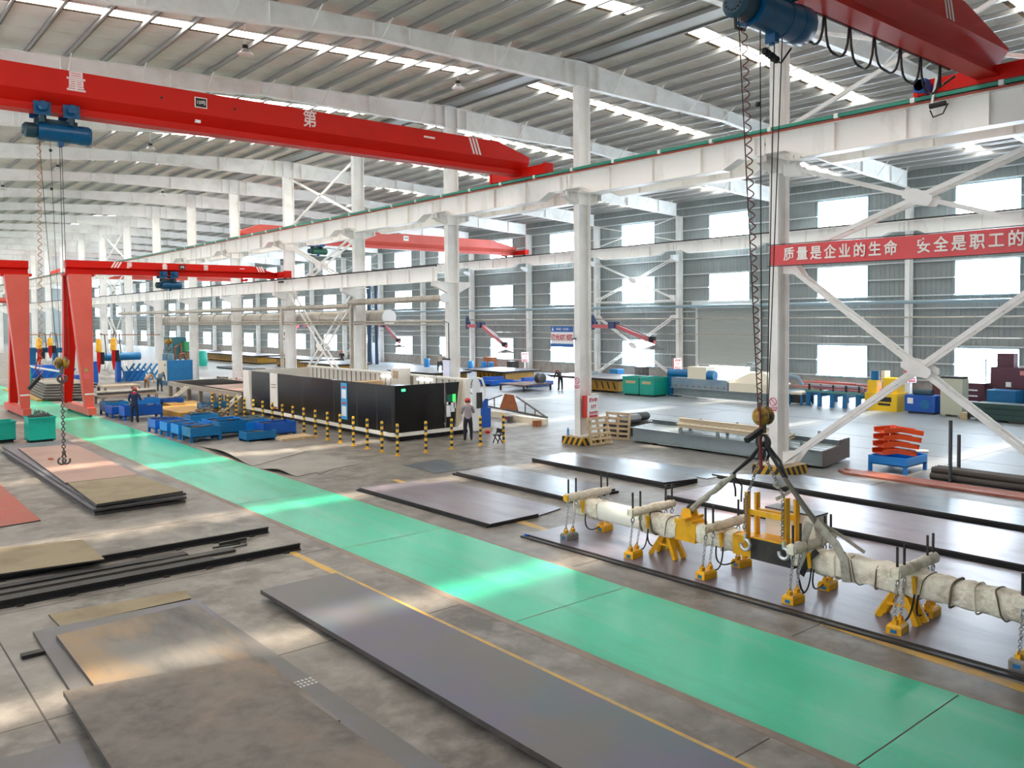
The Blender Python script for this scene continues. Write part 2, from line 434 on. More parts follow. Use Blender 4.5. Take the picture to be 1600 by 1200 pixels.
# roller shutter door, half open to the daylight
dr = MB()
for i in range(58):
    z = 1.44 + i*.075
    dr.add([(28.86,20.05,z),(28.86,25.4,z),(28.82,25.4,z+.037),(28.82,20.05,z+.037),(28.86,20.05,z+.075),(28.86,25.4,z+.075)], [(0,1,2,3),(3,2,5,4)])
DOORM = mat('roller_shutter', '#b9bcb8', .5)
d = dr.obj('door_1', DOORM, fix=False); struct(d)
MB().box(28.5, 19.7, 5.75, 29, 25.75, 6.25).obj('shutter_box', GIRT, d)
for yy in (19.85, 25.5): MB().c(28.85, yy, 2.9, .16, .22, 5.8).obj('guide_rail', GIRT, d)
MB().box(28.8, 20.05, 1.36, 28.9, 25.4, 1.45).obj('bottom_bar', GIRT, d)
struct(MB().box(29.3, 19.9, 0, 29.32, 25.6, 1.5).obj('door_1_daylight', glow('daylight_outside_door', '#fffdf4', WINDOW_GLOW)))
# girts: pale horizontal rails on the wall sheet
for side, sgn in (('right', 1), ('left', -1)):
    for i, z in enumerate((1.05, 2.1, 3.2, 4.4, 5.5, 6.3, 7.35, 8.4, 9.6, 10.75, 11.85, 12.95, 13.6)):
        g = MB(); x = sgn*(WX-.1)
        for k in range(K0, K1):
            segs = [(9*k, 9*k+9)]
            for (z0, z1) in WIN:
                if z0 < z < z1: segs = [(9*k, 9*k+WY[0]), (9*k+WY[1], 9*k+9)]
            if has_door(k) and sgn > 0 and z < 6.2: segs = [(9*k, 9*k+1.7), (9*k+7.7, 9*k+9)]
            for a, b in segs: g.c(x, (a+b)/2, z, .12, b-a, .08)
        struct(g.obj('trim_%d' % (i+1+(13 if sgn < 0 else 0)), GIRT))
# ------------------------------------------------------------------ steel frame
def hsec(mb, x, y, z0, z1, dx, dy, t=.025):
    """H-section standing column: flanges face +X and -X"""
    mb.box(x-dx/2, y-dy/2, z0, x-dx/2+t, y+dy/2, z1); mb.box(x+dx/2-t, y-dy/2, z0, x+dx/2, y+dy/2, z1)
    return mb.box(x-dx/2+t, y-t/2, z0, x+dx/2-t, y+t/2, z1)
GX, GTOP = -.82, 10.78
for k in range(-1, 25):
    n = k+2
    y = 9*k
    c = thing('steel_column', 'white H-section steel column, %s of the middle row counted from the striped plinths end' % ORD[n-1], 'column', (0, y, 0), 'middle row columns')
    if k == 0: c['label'] = 'white steel column with pink round notice at the end of the red banner'
    if k == 1: c['label'] = 'white steel column with red fire box and wooden pallet leaning at its striped plinth'
    if k == 2: c['label'] = 'white steel column behind the black machine enclosure where the lower runway starts'
    hsec(MB(), 0, 0, .332 if k < 2 else 0, 14.335, .66, .31).obj('shaft', WHITE, c)
    b = MB()
    for s in (-1, 1):
        x0, x1 = s*.33, s*1.08
        b.box(x0, -.15, 10.12, x1, .15, 10.15)
        b.add([(x0,-.01,9.68),(x0,.01,9.68),(x1,.01,9.96),(x1,-.01,9.96),(x0,-.01,10.13),(x0,.01,10.13),(x1,.01,10.13),(x1,-.01,10.13)], [(0,1,2,3),(4,5,6,7),(0,3,7,4),(1,2,6,5),(2,3,7,6)])
        b.add([(x0,-.15,9.68),(x0,.15,9.68),(x1,.15,9.96),(x1,-.15,9.96),(x0,-.15,9.65),(x0,.15,9.65),(x1,.15,9.93),(x1,-.15,9.93)], [(0,1,2,3),(4,5,6,7),(0,3,7,4),(1,2,6,5),(2,3,7,6)])
        b.box(s*.7, -.15, 9.83, s*.72, .15, 10.13); b.box(s*.95, -.15, 9.92, s*.97, .15, 10.13)
    b.box(-.30, -.14, 9.65, .30, .14, 9.68); b.box(-.30, -.14, 10.12, .30, .14, 10.15)
    b.obj('upper_bracket', WHITE, c)
    if k >= 2:
        b = MB()
        b.box(-1.15, -.15, 6.85, .55 if k > 2 else 1.0, .15, 6.89)
        b.add([(-.33,-.15,6.35),(-.33,.15,6.35),(-1.15,.15,6.68),(-1.15,-.15,6.68),(-.33,-.15,6.86),(-.33,.15,6.86),(-1.15,.15,6.86),(-1.15,-.15,6.86)], [(0,1,2,3),(4,5,6,7),(0,3,7,4),(1,2,6,5),(2,3,7,6)])
        if k == 2: b.add([(.33,-.15,6.35),(.33,.15,6.35),(1.0,.15,6.68),(1.0,-.15,6.68),(.33,-.15,6.86),(.33,.15,6.86),(1.0,.15,6.86),(1.0,-.15,6.86)], [(0,1,2,3),(4,5,6,7),(0,3,7,4),(1,2,6,5),(2,3,7,6)])
        b.obj('lower_bracket', WHITE, c)
    if k < 2: MB().box(-.4, -.3, .306, .4, .3, .331).obj('base_plate', WHITE, c)
for k in range(-1, 25):
    y = 9*k
    lab = 'white steel column against the window wall, %s counted from the striped plinths end' % ORD[k+1]
    c = thing('wall_column', lab, 'column', (28.55, y, 0), 'window wall columns')
    hsec(MB(), 0, 0, 0, 13.0, .55, .28).obj('shaft', WHITE, c)
    b = MB(); b.box(-.95, -.14, 9.9, -.27, .14, 9.93)
    b.add([(-.27,-.12,9.45),(-.27,.12,9.45),(-.95,.12,9.75),(-.95,-.12,9.75),(-.27,-.12,9.9),(-.27,.12,9.9),(-.95,.12,9.9),(-.95,-.12,9.9)], [(0,1,2,3),(4,5,6,7),(0,3,7,4),(1,2,6,5),(2,3,7,6)])
    b.obj('bracket', WHITE, c)
    if k < 6:
        c2 = dup(c, (-28.5, y, 0), rz=math.pi); c2['label'] = 'white steel column of the far aisle side, %s from the near end' % ORD[k+1]; c2['group'] = 'aisle side wall columns'
# rafters
BOT = [(0, 14.35), (9.5, 14.35), (19, 13.5), (28.2, 12.98)]
def rbot(x):
    x = abs(x)
    for (a, za), (b, zb) in zip(BOT, BOT[1:]):
        if x <= b: return za + (zb-za)*(x-a)/(b-a)
    return BOT[-1][1]
rb = MB(); br = MB()
for sg in (1, -1):
    xs = [0, .5, 4, 9.5, 14, 19, 24, 28.2]
    for a, b in zip(xs, xs[1:]):
        A = [(sg*a, 0, rbot(a)), (sg*b, 0, rbot(b)), (sg*b, 0, rz(b)), (sg*a, 0, rz(a))]
        rb.plate(A, (0, 1, 0), .016)
        rb.bar((sg*a, 0, rbot(a)), (sg*b, 0, rbot(b)), .26, .022); rb.bar((sg*a, 0, rz(a)-.012), (sg*b, 0, rz(b)-.012), .26, .022)
    for a in (.36, .9, 4.5, 8.2, 9.6, 13.2, 17, 19, 22.5, 26):
        rb.box(sg*a-.008, -.12, rbot(a), sg*a+.008, .12, rz(a))
    for i in range(1, 22, 2):
        a = .55+1.25*i
        for s in (-1, 1): br.bar((sg*a, s*.05, rbot(a)+.06), (sg*a, s*.75, rz(a)+.08), .035)
raf = None
for k in range(-1, 25):
    lab = 'white tapered steel roof rafter, %s frame counted from the near overhead crane end' % ORD[k+1]
    if raf is None:
        raf = thing('roof_rafter', lab, 'rafter', (0, 9*k, 0), 'roof rafters')
        rb.obj('rafter_web', WHITE, raf)
        rfar = raf
    elif k < 6: rfar = dup(raf, (0, 9*k, 0), lab)
    else:
        rfar = raf.copy(); COL.objects.link(rfar); rfar.location = (0, 9*k, 0); rfar['label'] = lab
        w_ = raf.children[0].copy(); COL.objects.link(w_); w_.parent = rfar
bmesh_cache = {}
for rf_ in [o for o in COL.objects if o.name.startswith('roof_rafter') and o.location.y < 40]:
    for sg in (1, -1):
        for i in range(1, 22, 2):
            if sg < 0 and i > 17: continue
            a = .55+1.25*i
            for s in (-1, 1):
                if (sg, i, s) not in bmesh_cache:
                    q = MB().bar((sg*a, s*.05, rbot(a)+.06), (sg*a, s*.75, rz(a)-.02), .035).obj('fly_brace', WHITE, rf_); bmesh_cache[(sg, i, s)] = q
                else:
                    q = bmesh_cache[(sg, i, s)].copy(); COL.objects.link(q); q.parent = rf_
# purlins: one continuous Z-section to a line
def purlin(mb, x, y0, y1):
    z = rz(x)+.01; h = PZ-.05
    mb.box(x-.012, y0, z, x+.012, y1, z+h); mb.box(x-.09, y0, z, x+.012, y1, z+.014); mb.box(x-.012, y0, z+h-.014, x+.09, y1, z+h)
for sg in (1, -1):
    for i in range(23):
        x = sg*(.5+1.25*i)
        if sg < 0 and i > 21: continue
        p = MB(); purlin(p, x, Y0, Y1)
        o = p.obj('roof_purlin', PURLIN, fix=False)
        tag(o, 'grey roof purlin, %s line from the ridge on the %s slope' % (ORD[i], 'window wall' if sg > 0 else 'green aisle'), 'purlin', 'roof purlins')
o = MB().box(-.42, Y0, 15.40, .42, Y1, 15.44).box(-.03, Y0, 15.44, .03, Y1, 15.57).obj('ridge_beam', PURLIN); tag(o, 'dark flat ridge beam between the two inner purlins', 'beam')
# crane runway girders with cranked soffits, one to a bay
def runway(mb, x, top, depth, hd, w, L=9.0, haunch=.85, kink=.6, stiff=True):
    zb, zh, zt = top-depth, top-hd, top
    P = [(x,0.02,zt),(x,0.02,zh),(x,haunch,zh),(x,haunch+kink,zb),(x,L-haunch-kink,zb),(x,L-haunch,zh),(x,L-.02,zh),(x,L-.02,zt)]
    # web in convex pieces
    for q in ([(0.02,zt),(0.02,zh),(haunch,zh),(haunch,zt)], [(haunch,zt),(haunch,zh),(haunch+kink,zb),(haunch+kink,zt)], [(haunch+kink,zt),(haunch+kink,zb),(L-haunch-kink,zb),(L-haunch-kink,zt)],
              [(L-haunch-kink,zt),(L-haunch-kink,zb),(L-haunch,zh),(L-haunch,zt)], [(L-haunch,zt),(L-haunch,zh),(L-.02,zh),(L-.02,zt)]):
        mb.plate([(x, a, b) for a, b in q], (1, 0, 0), .016)
    mb.bar((x,0.02,zt-.015), (x,L-.02,zt-.015), w, .03)
    B = [(0.02,zh),(haunch,zh),(haunch+kink,zb),(L-haunch-kink,zb),(L-haunch,zh),(L-.02,zh)]
    for a, b in zip(B, B[1:]): mb.bar((x,a[0],a[1]+.012), (x,b[0],b[1]+.012), w, .025)
    if stiff:
        yy = .3
        while yy < L:
            zl = zh if (yy < haunch+.1 or yy > L-haunch-.1) else zb
            mb.box(x-w*.3, yy-.005, zl+.02, x+w*.3, yy+.005, zt-.02); yy += 2.1
    return mb
gp = None; gp2 = None; gp3 = None
for k in range(-2, 24):
    lab = 'white crane runway girder between the %s and %s middle-row columns, upper level, aisle face' % (ORD[k+1] if k >= -1 else 'last', ORD[k+2])
    if gp is None:
        gp = runway(MB(), 0, 0, .9, .62, .46).obj('runway_girder', GIRDER); gp.location = (GX, 9*k, GTOP); tag(gp, lab, 'girder', 'upper runway girders, aisle face')
        o = gp
    else: o = dup(gp, (GX, 9*k, GTOP), lab)
    r = dup(gp, (-GX, 9*k, GTOP), lab.replace('aisle face', 'window bay face')); r['group'] = 'upper runway girders, window bay face'
    lab = 'pale crane runway girder on the window wall, bay between its %s and %s columns' % (ORD[k+1] if k >= -1 else 'last', ORD[k+2])
    q = dup(gp, (27.85, 9*k, 10.88), lab); q['group'] = 'window wall runway girders'
    if k >= 2:
        lab = 'white lower runway girder between the %s and %s middle-row columns' % (ORD[k+1], ORD[k+2])
        if gp2 is None:
            gp2 = runway(MB(), 0, 0, .72, .72, .36, haunch=.9, kink=.1).obj('lower_runway_girder', GIRDER); gp2.location = (-.85, 9*k, 7.62); tag(gp2, lab, 'girder', 'lower runway girders')
        else: dup(gp2, (-.85, 9*k, 7.62), lab)
RAILM = mat('rust_red_rail', '#9c4434', .5, var='#b5593f', scale=1.)
DUCT = mat('green_conductor_duct', '#2f8f78', .45)
def long(name, m, lab, cat, *boxes):
    b = MB()
    for q in boxes: b.box(*q)
    return tag(b.obj(name, m), lab, cat)
long('crane_rail', DKSTEEL, 'dark steel crane rail on the upper runway facing the aisle', 'rail', (GX-.04, Y0+1, GTOP+.002, GX+.04, Y1-1, GTOP+.13))
long('crane_rail', DKSTEEL, 'dark steel crane rail on the upper runway facing the window bay', 'rail', (-GX-.04, Y0+1, GTOP+.002, -GX+.04, Y1-1, GTOP+.13))
long('crane_rail', DKSTEEL, 'dark steel crane rail on the window wall runway', 'rail', (27.81, Y0+1, 10.882, 27.89, Y1-1, 11.0))
long('crane_rail', DKSTEEL, 'rusty crane rail on the lower runway behind the black enclosure', 'rail', (-.89, 18.1, 7.622, -.81, Y1-1, 7.72))
long('rail_clamp_strip', RAILM, 'rust red strip along the upper runway top below the green duct', 'strip', (GX-.258, Y0+1, GTOP-.03, GX-.234, Y1-1, GTOP+.03))
d = long('conductor_duct', DUCT, 'green conductor duct along the top edge of the upper runway', 'duct', (GX-.30, Y0+1, GTOP+.06, GX-.225, Y1-1, GTOP+.15))
for i in range(34): MB().box(GX-.315, Y0+2+i*2.2, GTOP+.035, GX-.2, Y0+2.12+i*2.2, GTOP+.17).obj('duct_hanger', WHITE, d)
# portal bracing: twin-angle crosses with gusset plates
def xbrace(mb, x, y0, y1, z0, z1, w=.13, gap=.34, lace=True):
    for q_, (a, b) in enumerate((((y0, z0), (y1, z1)), ((y0, z1), (y1, z0)))):
        for s in (-1, 1):
            xx = x+s*(gap/2+.055*q_); mb.prof([(-.025,-w/2),(.025,-w/2),(.025,w/2),(-.025,w/2)], (xx, a[0], a[1]), (xx, b[0], b[1]), up=(0, 0, 1))
        if lace:
            for i in range(1, 12):
                t = i/12; mb.bar((x-gap/2, a[0]+(b[0]-a[0])*t, a[1]+(b[1]-a[1])*t), (x+gap/2, a[0]+(b[0]-a[0])*t, a[1]+(b[1]-a[1])*t), .04, .02)
    ym, zm = (y0+y1)/2, (z0+z1)/2; hh = .42
    for s in (-1, 1):
        g_ = x+s*(gap/2+.095); mb.plate([(g_, ym-hh, zm-.16), (g_, ym-.3, zm-.27), (g_, ym+.02, zm-.22), (g_, ym+hh, zm+.02), (g_, ym+hh, zm+.16), (g_, ym+.3, zm+.27), (g_, ym-.02, zm+.22), (g_, ym-hh, zm-.02)], (1, 0, 0), .02)
        for yy, zz in ((y0, z0), (y1, z1), (y0, z1), (y1, z0)):
            t = 1 if yy == y0 else -1; v = 1 if zz == z0 else -1
            mb.plate([(x+s*gap/2, yy-t*.05, zz-.08*v), (x+s*gap/2, yy+t*.35, zz-.02*v), (x+s*gap/2, yy+t*.62, zz+.36*v), (x+s*gap/2, yy-t*.05, zz+.30*v)], (1, 0, 0), .016)
for i, (ya, lab) in enumerate(((-9, 'beside the red banner'), (27, 'behind the silver pipes'), (72, 'far beyond the red gantry leg'))):
    o = thing('cross_bracing', 'white double X bracing in the middle column row, %s' % lab, 'bracing', (0, ya, 0), 'middle row bracings')
    lo = MB(); xbrace(lo, 0, .3, 8.7, .45 if i == 0 else .12, 6.75); lo.obj('lower_cross', WHITE, o)
    up = MB(); xbrace(up, 0, .3, 8.7, 6.95, 9.85); up.obj('upper_cross', WHITE, o)
    tp = MB(); 
    for (a, b) in (((.3, 11.1), (8.7, 14.2)), ((.3, 14.2), (8.7, 11.1))): tp.bar((0, a[0], a[1]), (0, b[0], b[1]), .11)
    tp.obj('roof_cross', WHITE, o)
for i, (ya, lab) in enumerate(((27, 'behind the teal bins'), (72, 'far down the hall'))):
    o = thing('wall_bracing', 'white laced X bracing on the window wall, %s' % lab, 'bracing', (28.3, ya, 0), 'window wall bracings')
    lo = MB(); xbrace(lo, 0, .2, 8.8, .3, 5.2, .09, .3); xbrace(lo, 0, .2, 8.8, 6.5, 9.75, .09, .3); lo.bar((-.15, .1, 6.4), (-.15, 8.9, 6.4), .1); lo.bar((.15, .1, 6.4), (.15, 8.9, 6.4), .1)
    lo.obj('lower_cross', WHITE, o)
    tp = MB()
    for (a, b) in (((.2, 11.1), (8.8, 12.9)), ((.2, 12.9), (8.8, 11.1))): tp.bar((0, a[0], a[1]), (0, b[0], b[1]), .07)
    tp.obj('upper_cross', WHITE, o)
# striped plinths
HAZ = stripes('hazard_stripes', '#d6a527', '#2b2822', (.9, .9, .55), .26, .6)
HAZT = mat('plinth_top', '#b9a27c', .8)
for k, lab in ((0, 'yellow and black striped concrete plinth behind the hanging lifting magnets'), (1, 'yellow and black striped plinth with a pallet leaning on it'), (-1, 'yellow and black striped plinth of the column beyond the banner')):
    o = thing('column_plinth', lab, 'plinth', (0, 9*k, 0), 'striped plinths')
    MB().box(-.68, -.62, 0, .68, .55, .3).obj('plinth_block', HAZ, o); MB().box(-.68, -.62, .3, .68, .55, .304).obj('plinth_top', HAZT, o)
# high-bay lamps under the roof
lamp = None
LB = mat('lamp_reflector', '#d9d9d4', .3)
for i, (x, y) in enumerate(((-13.0, 11.3), (-4.25, 11.6), (13.0, 11.3), (-13.0, 38), (4.25, 2.6), (-10.5, 29.5), (14.25, 29.5), (-4.25, 47.5), (-14.25, 47.5))):
    labs = ['over the first red crane, above its white characters', 'over the first red crane near the runway', 'over the window bay beside the first rafter', 'beyond the red gantry leg', 'beside the near overhead crane', 'above the blue hoist ropes', 'over the second window bay', 'far down beside the ridge', 'far down above the green aisle']
    lab = 'round grey high-bay lamp hanging ' + labs[i]
    if lamp is None:
        lamp = thing('high_bay_lamp', lab, 'lamp', (x, y, rz(x)-.95), 'high-bay lamps')
        MB().lathe([(.05,.16),(.1,.14),(.14,.06),(.26,-.02),(.25,-.03),(.02,0)], (0,0,0)).obj('reflector', LB, lamp, smooth=True)
        MB().cyl((0,0,.14),(0,0,.95),.015).obj('hanger', WHITE, lamp); MB().cyl((0,0,.12),(0,0,.26),.1).obj('ballast', DKSTEEL, lamp)
    else: dup(lamp, (x, y, rz(x)-.95), lab)
# ------------------------------------------------------------------ overhead cranes
def girder(mb, x0, x1, hw, zt, zb, zn, z0, ch0=None, ch1=None, cut=.45, fl=.27):
    """box girder along X: square box above, sides leaning in to a bottom flange; ends chamfered"""
    prof = [(-hw, zt), (-hw, zb), (-.11, zn), (-.11, z0+.05), (-fl, z0+.05), (-fl, z0), (fl, z0), (fl, z0+.05), (.11, z0+.05), (.11, zn), (hw, zb), (hw, zt)]
    st = [(x0, zt - (cut if ch0 else 0))] + ([(x0+ch0, zt)] if ch0 else []) + ([(x1-ch1, zt)] if ch1 else []) + [(x1, zt - (cut if ch1 else 0))]
    n = len(prof); o = len(mb.v)
    for x, top in st:
        for y, z in prof: mb.v.append((x, y, top if z == zt else z))
    for i in range(len(st)-1):
        for k in range(n): mb.f.append((o+i*n+k, o+i*n+(k+1) % n, o+(i+1)*n+(k+1) % n, o+(i+1)*n+k))
    mb.f.append(tuple(o+k for k in range(n))[::-1]); mb.f.append(tuple(o+(len(st)-1)*n+k for k in range(n)))
    return mb
def end_carriage(parent, x, zr, L, m):
    b = MB().box(x-.2, -L/2, zr+.08, x+.2, L/2, zr+.46)
    for s in (-1, 1): b.box(x-.23, s*L/2-.06, zr+.05, x+.23, s*L/2+.06, zr+.5)
    o = b.obj('end_carriage', m, parent)
    for s in (-1, 1): MB().lathe([(.05,-.07),(.17,-.07),(.17,-.05),(.14,-.05),(.14,.05),(.17,.05),(.17,.07),(.05,.07)], (x, s*(L/2-.35), zr+.14), 16, 'x').obj('wheel', DKSTEEL, o)
    return o
def marks(parent, y, z, h, items, m=LETTER):
    for ch, x in items:
        t = text('character', ch, h, m, (x, y-.006, z), FACE_S, parent, .004, .85, bold=.009)
def slashes(parent, x, y, z0, z1, lean, m=LETTER):
    b = MB()
    for i in range(3): b.plate([(x+i*.16+lean, y-.004, z1), (x+i*.16+.09+lean, y-.004, z1), (x+i*.16+.09, y-.004, z0), (x+i*.16, y-.004, z0)], (0, 1, 0), .006)
    b.obj('slash_marks', m, parent)
# near red crane over the first bay
cr = thing('overhead_crane', 'red single-girder overhead crane carrying white characters, over the green aisle', 'crane', (0, 11.87, 0), 'overhead cranes')
girder(MB(), -27.9, -.62, .37, 12.31, 11.62, 11.32, 11.08, 2.0, 1.7).obj('main_girder', RED, cr)
end_carriage(cr, GX, GTOP+.13, 3.5, RED); end_carriage(cr, -27.7, GTOP+.13, 3.5, RED)
marks(cr, -.376, 11.98, .62, (('质', -25.4), ('量', -17.98), ('第', -10.66), ('一', -5.7)))
slashes(cr, -3.6, -.376, 11.66, 12.28, -.22)
pl = MB().c(-14.4, -.38, 11.98, .36, .02, .3).obj('load_plate', BLACK, cr)
b = MB()
for zz in (-.15, .15): b.c(-14.4, -.384, 11.98+zz, .38, .03, .025)
for xx in (-.18, .18): b.c(-14.4+xx, -.384, 11.98, .025, .03, .32)
b.obj('plate_rim', LETTERW, pl); text('plate_text', '10吨', .15, LETTERW, (-14.4, -.394, 11.98), FACE_S, pl, .002)
MB().c(-14.45, -.2, 11.45, .18, .08, .14).obj('work_light', SIGNW, cr)
b = MB()
for xx in (-15.6, -13.3): b.lathe([(.04, -.01), (.04, .01)], (xx, -.375, 11.95), 10, 'y')
b.obj('cable_hole', BLACK, cr)
# near overhead crane at the top right corner
c2 = thing('overhead_crane', 'dark red overhead crane nearest to the view, with black looped cables under it', 'crane', (0, -6.6, 0), 'overhead cranes')
girder(MB(), -27.9, -.75, .37, 12.34, 11.72, 11.36, 11.09, 2.0, 2.6, .55).obj('main_girder', RED, c2)
end_carriage(c2, GX, GTOP+.13, 3.6, RED); end_carriage(c2, -27.7, GTOP+.13, 3.6, RED)
slashes(c2, -4.35, -.376, 11.75, 12.3, -.2); marks(c2, -.376, 12.05, .62, (('一', -6.6),))
cab = MB(); pts = []
X = -9.2
tr = MB().bar((-9.6, .36, 11.13), (-2.4, .36, 11.13), .05).obj('festoon_rail', DKSTEEL, c2)
xs = [-9.15, -8.25, -7.25, -6.2, -5.0, -4.0, -2.95]
for i, (a, b_) in enumerate(zip(xs, xs[1:])):
    d = .62 + .06*((i*7) % 3)
    loop = [(a+.03+(b_-a-.06)*t/12, .36+.02*math.sin(t), 11.12 - d*(1-(2*t/12-1)**4)) for t in range(13)]
    MB().tube(loop, .028, 6).obj('cable_loop', BLACK, c2, smooth=True)
MB().tube([(-2.95, .36, 11.1), (-2.6, .5, 10.7), (-2.2, .6, 10.85), (-1.8, .5, 11.1)], .03, 6).obj('cable_tail', BLACK, c2)
MB().cyl((-1.5, 1.5, 11.15), (-.95, 1.5, 11.15), .15).box(-1.5, 1.35, 11.0, -1.2, 1.65, 11.3).obj('travel_motor', BLUE, c2, smooth=True)
a = MB(); a.bar((-1.15, 1.2, 11.35), (-1.15, 1.35, 10.55), .06).obj('collector_arm', WHITE, c2)
MB().cyl((-1.22, .95, 10.62), (-1.22, 1.35, 10.6), .07).tube([(-1.2, .9, 10.6), (-1.25, 1.0, 10.35), (-1.25, 1.25, 10.3), (-1.2, 1.35, 10.5)], .02, 6).obj('current_collector', BLACK, c2)
# cranes in the window bay
def bay_crane(y, lab, plate=True):
    c = thing('overhead_crane', lab, 'crane', (0, y, 0), 'overhead cranes')
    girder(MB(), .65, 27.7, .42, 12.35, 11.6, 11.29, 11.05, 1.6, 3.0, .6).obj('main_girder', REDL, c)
    end_carriage(c, .82, GTOP+.13, 3.6, RED); end_carriage(c, 27.85, 11.02, 3.4, RED)
    if plate:
        MB().c(15.3, -.43, 12.0, .5, .02, .42).obj('load_plate', SIGNW, c); text('plate_text', '10吨', .2, BLACK, (15.3, -.446, 12.0), FACE_S, c, .002)
    return c
bay_crane(46.2, 'pale red overhead crane in the window bay behind the white columns')
bay_crane(112, 'small far red overhead crane deep in the window bay', False)
# half-gantry cranes on one leg frame each
def leg(mb, ta, tb, y0, ba, bb, y1, z0, z1, t=.45):
    mb.add([(ba,y1-t/2,z0),(bb,y1-t/2,z0),(bb,y1+t/2,z0),(ba,y1+t/2,z0),(ta,y0-t/2,z1),(tb,y0-t/2,z1),(tb,y0+t/2,z1),(ta,y0+t/2,z1)],
           [(3,2,1,0),(4,5,6,7),(0,1,5,4),(1,2,6,5),(2,3,7,6),(3,0,4,7)]); return mb
def half_gantry(y, sgn, xleg, lab, xend, text_on=True):
    g = thing('half_gantry_crane', lab, 'crane', (0, y, 0), 'half gantry cranes')
    x0, x1 = min(xleg-sgn*.62, xend), max(xleg-sgn*.62, xend)
    girder(MB(), x0, x1, .33, 8.48, 8.1, 8.0, 7.74, None if sgn > 0 else 1.6, 1.7 if sgn > 0 else None, .42, .24).obj('main_girder', RED, g)
    s = sgn
    a, b_ = sorted((xleg-s*.6, xleg+s*.58)); c_, d_ = sorted((xleg-s*.22, xleg+s*.2))
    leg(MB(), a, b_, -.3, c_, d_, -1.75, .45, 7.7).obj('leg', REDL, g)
    a, b_ = sorted((xleg-s*.66, xleg+s*.2)); c_, d_ = sorted((xleg-s*.36, xleg+s*.05))
    leg(MB(), a, b_, .45, c_, d_, 2.5, .45, 7.7).obj('leg', RED, g)
    MB().box(xleg-.75, -.45, 7.62, xleg+.75, .45, 7.76).obj('leg_head', RED, g)
    MB().box(xleg-.19, -2.45, .12, xleg+.19, 3.2, .5).obj('ground_truck', REDL, g)
    for yy in (-2.0, 2.75): MB().lathe([(.05,-.06),(.16,-.06),(.16,.06),(.05,.06)], (xleg, yy, .16), 14, 'x').obj('wheel', DKSTEEL, g)
    if text_on:
        marks(g, -.334, 8.26, .36, (('质', -10.0), ('量', -8.05), ('第', -5.65), ('一', -3.4)))
        slashes(g, -11.0, -.334, 8.12, 8.46, .2); slashes(g, -2.35, -.334, 8.12, 8.46, -.17)
        p = MB().c(-7.05, -.345, 8.27, .34, .02, .28).obj('load_plate', BLACK, g); text('plate_text', '5吨', .16, LETTERW, (-7.05, -.36, 8.27), FACE_S, p, .002)
        end_carriage(g, -.85, 7.7, 2.6, RED)
        MB().c(-1.18, -1.0, 7.5, .16, .5, .12).obj('current_collector', BLACK, g)
        n = MB().plate([(xleg-.3, -1.62, 2.1), (xleg+.12, -1.62, 2.1), (xleg+.12, -1.62, 2.95), (xleg-.3, -1.62, 2.95)], (0, 1, 0), .02)
        # warning notice hung on the leg, tilted with it
        n = MB().plate([(-.22, 0, -.42), (.22, 0, -.42), (.22, 0, .42), (-.22, 0, .42)], (0, 1, 0), .015).obj('warning_notice', SIGNW, g)
        n.location = (xleg-.05, -1.565-.02, 2.35); n.rotation_euler = (-math.atan(1.45/7.25), 0, 0)
        tri = MB().plate([(-.12, -.012, .06), (.12, -.012, .06), (0, -.012, .28)], (0, 1, 0), .006).obj('warning_triangle', mat('notice_olive', '#8a9a57', .5), n)
        MB().plate([(-.14, -.012, -.34), (.14, -.012, -.34), (.14, -.012, -.04), (-.14, -.012, -.04)], (0, 1, 0), .006).obj('warning_panel', mat('notice_red', '#d85a60', .5), n)
    MB().bar((xleg-.21, -1.62-.225, 1.2), (xleg+.25, -1.62-.225, 1.2), .02, .08).obj('white_band', WHITE, g)
    return g
HG = half_gantry(35.75, 1, -12.62, 'red half-gantry crane with white characters, its leg at the aisle edge beside blue bins', -1.05)
half_gantry(37.6, -1, -15.35, 'red gantry leg frame standing on the near side of the green aisle behind teal bins', -27.5, False)
fg = thing('half_gantry_crane', 'small far red half-gantry crane on the lower runway deep in the hall', 'crane', (0, 118, 0), 'half gantry cranes')
girder(MB(), -13, -1.05, .33, 8.48, 8.02, 7.86, 7.74, None, 1.7, .42, .24).obj('main_girder', REDL, fg); leg(MB(), -13.2, -12.2, 0, -12.9, -12.5, 0, 0, 7.75).obj('leg', REDL, fg); end_carriage(fg, -.85, 7.7, 2.6, RED)

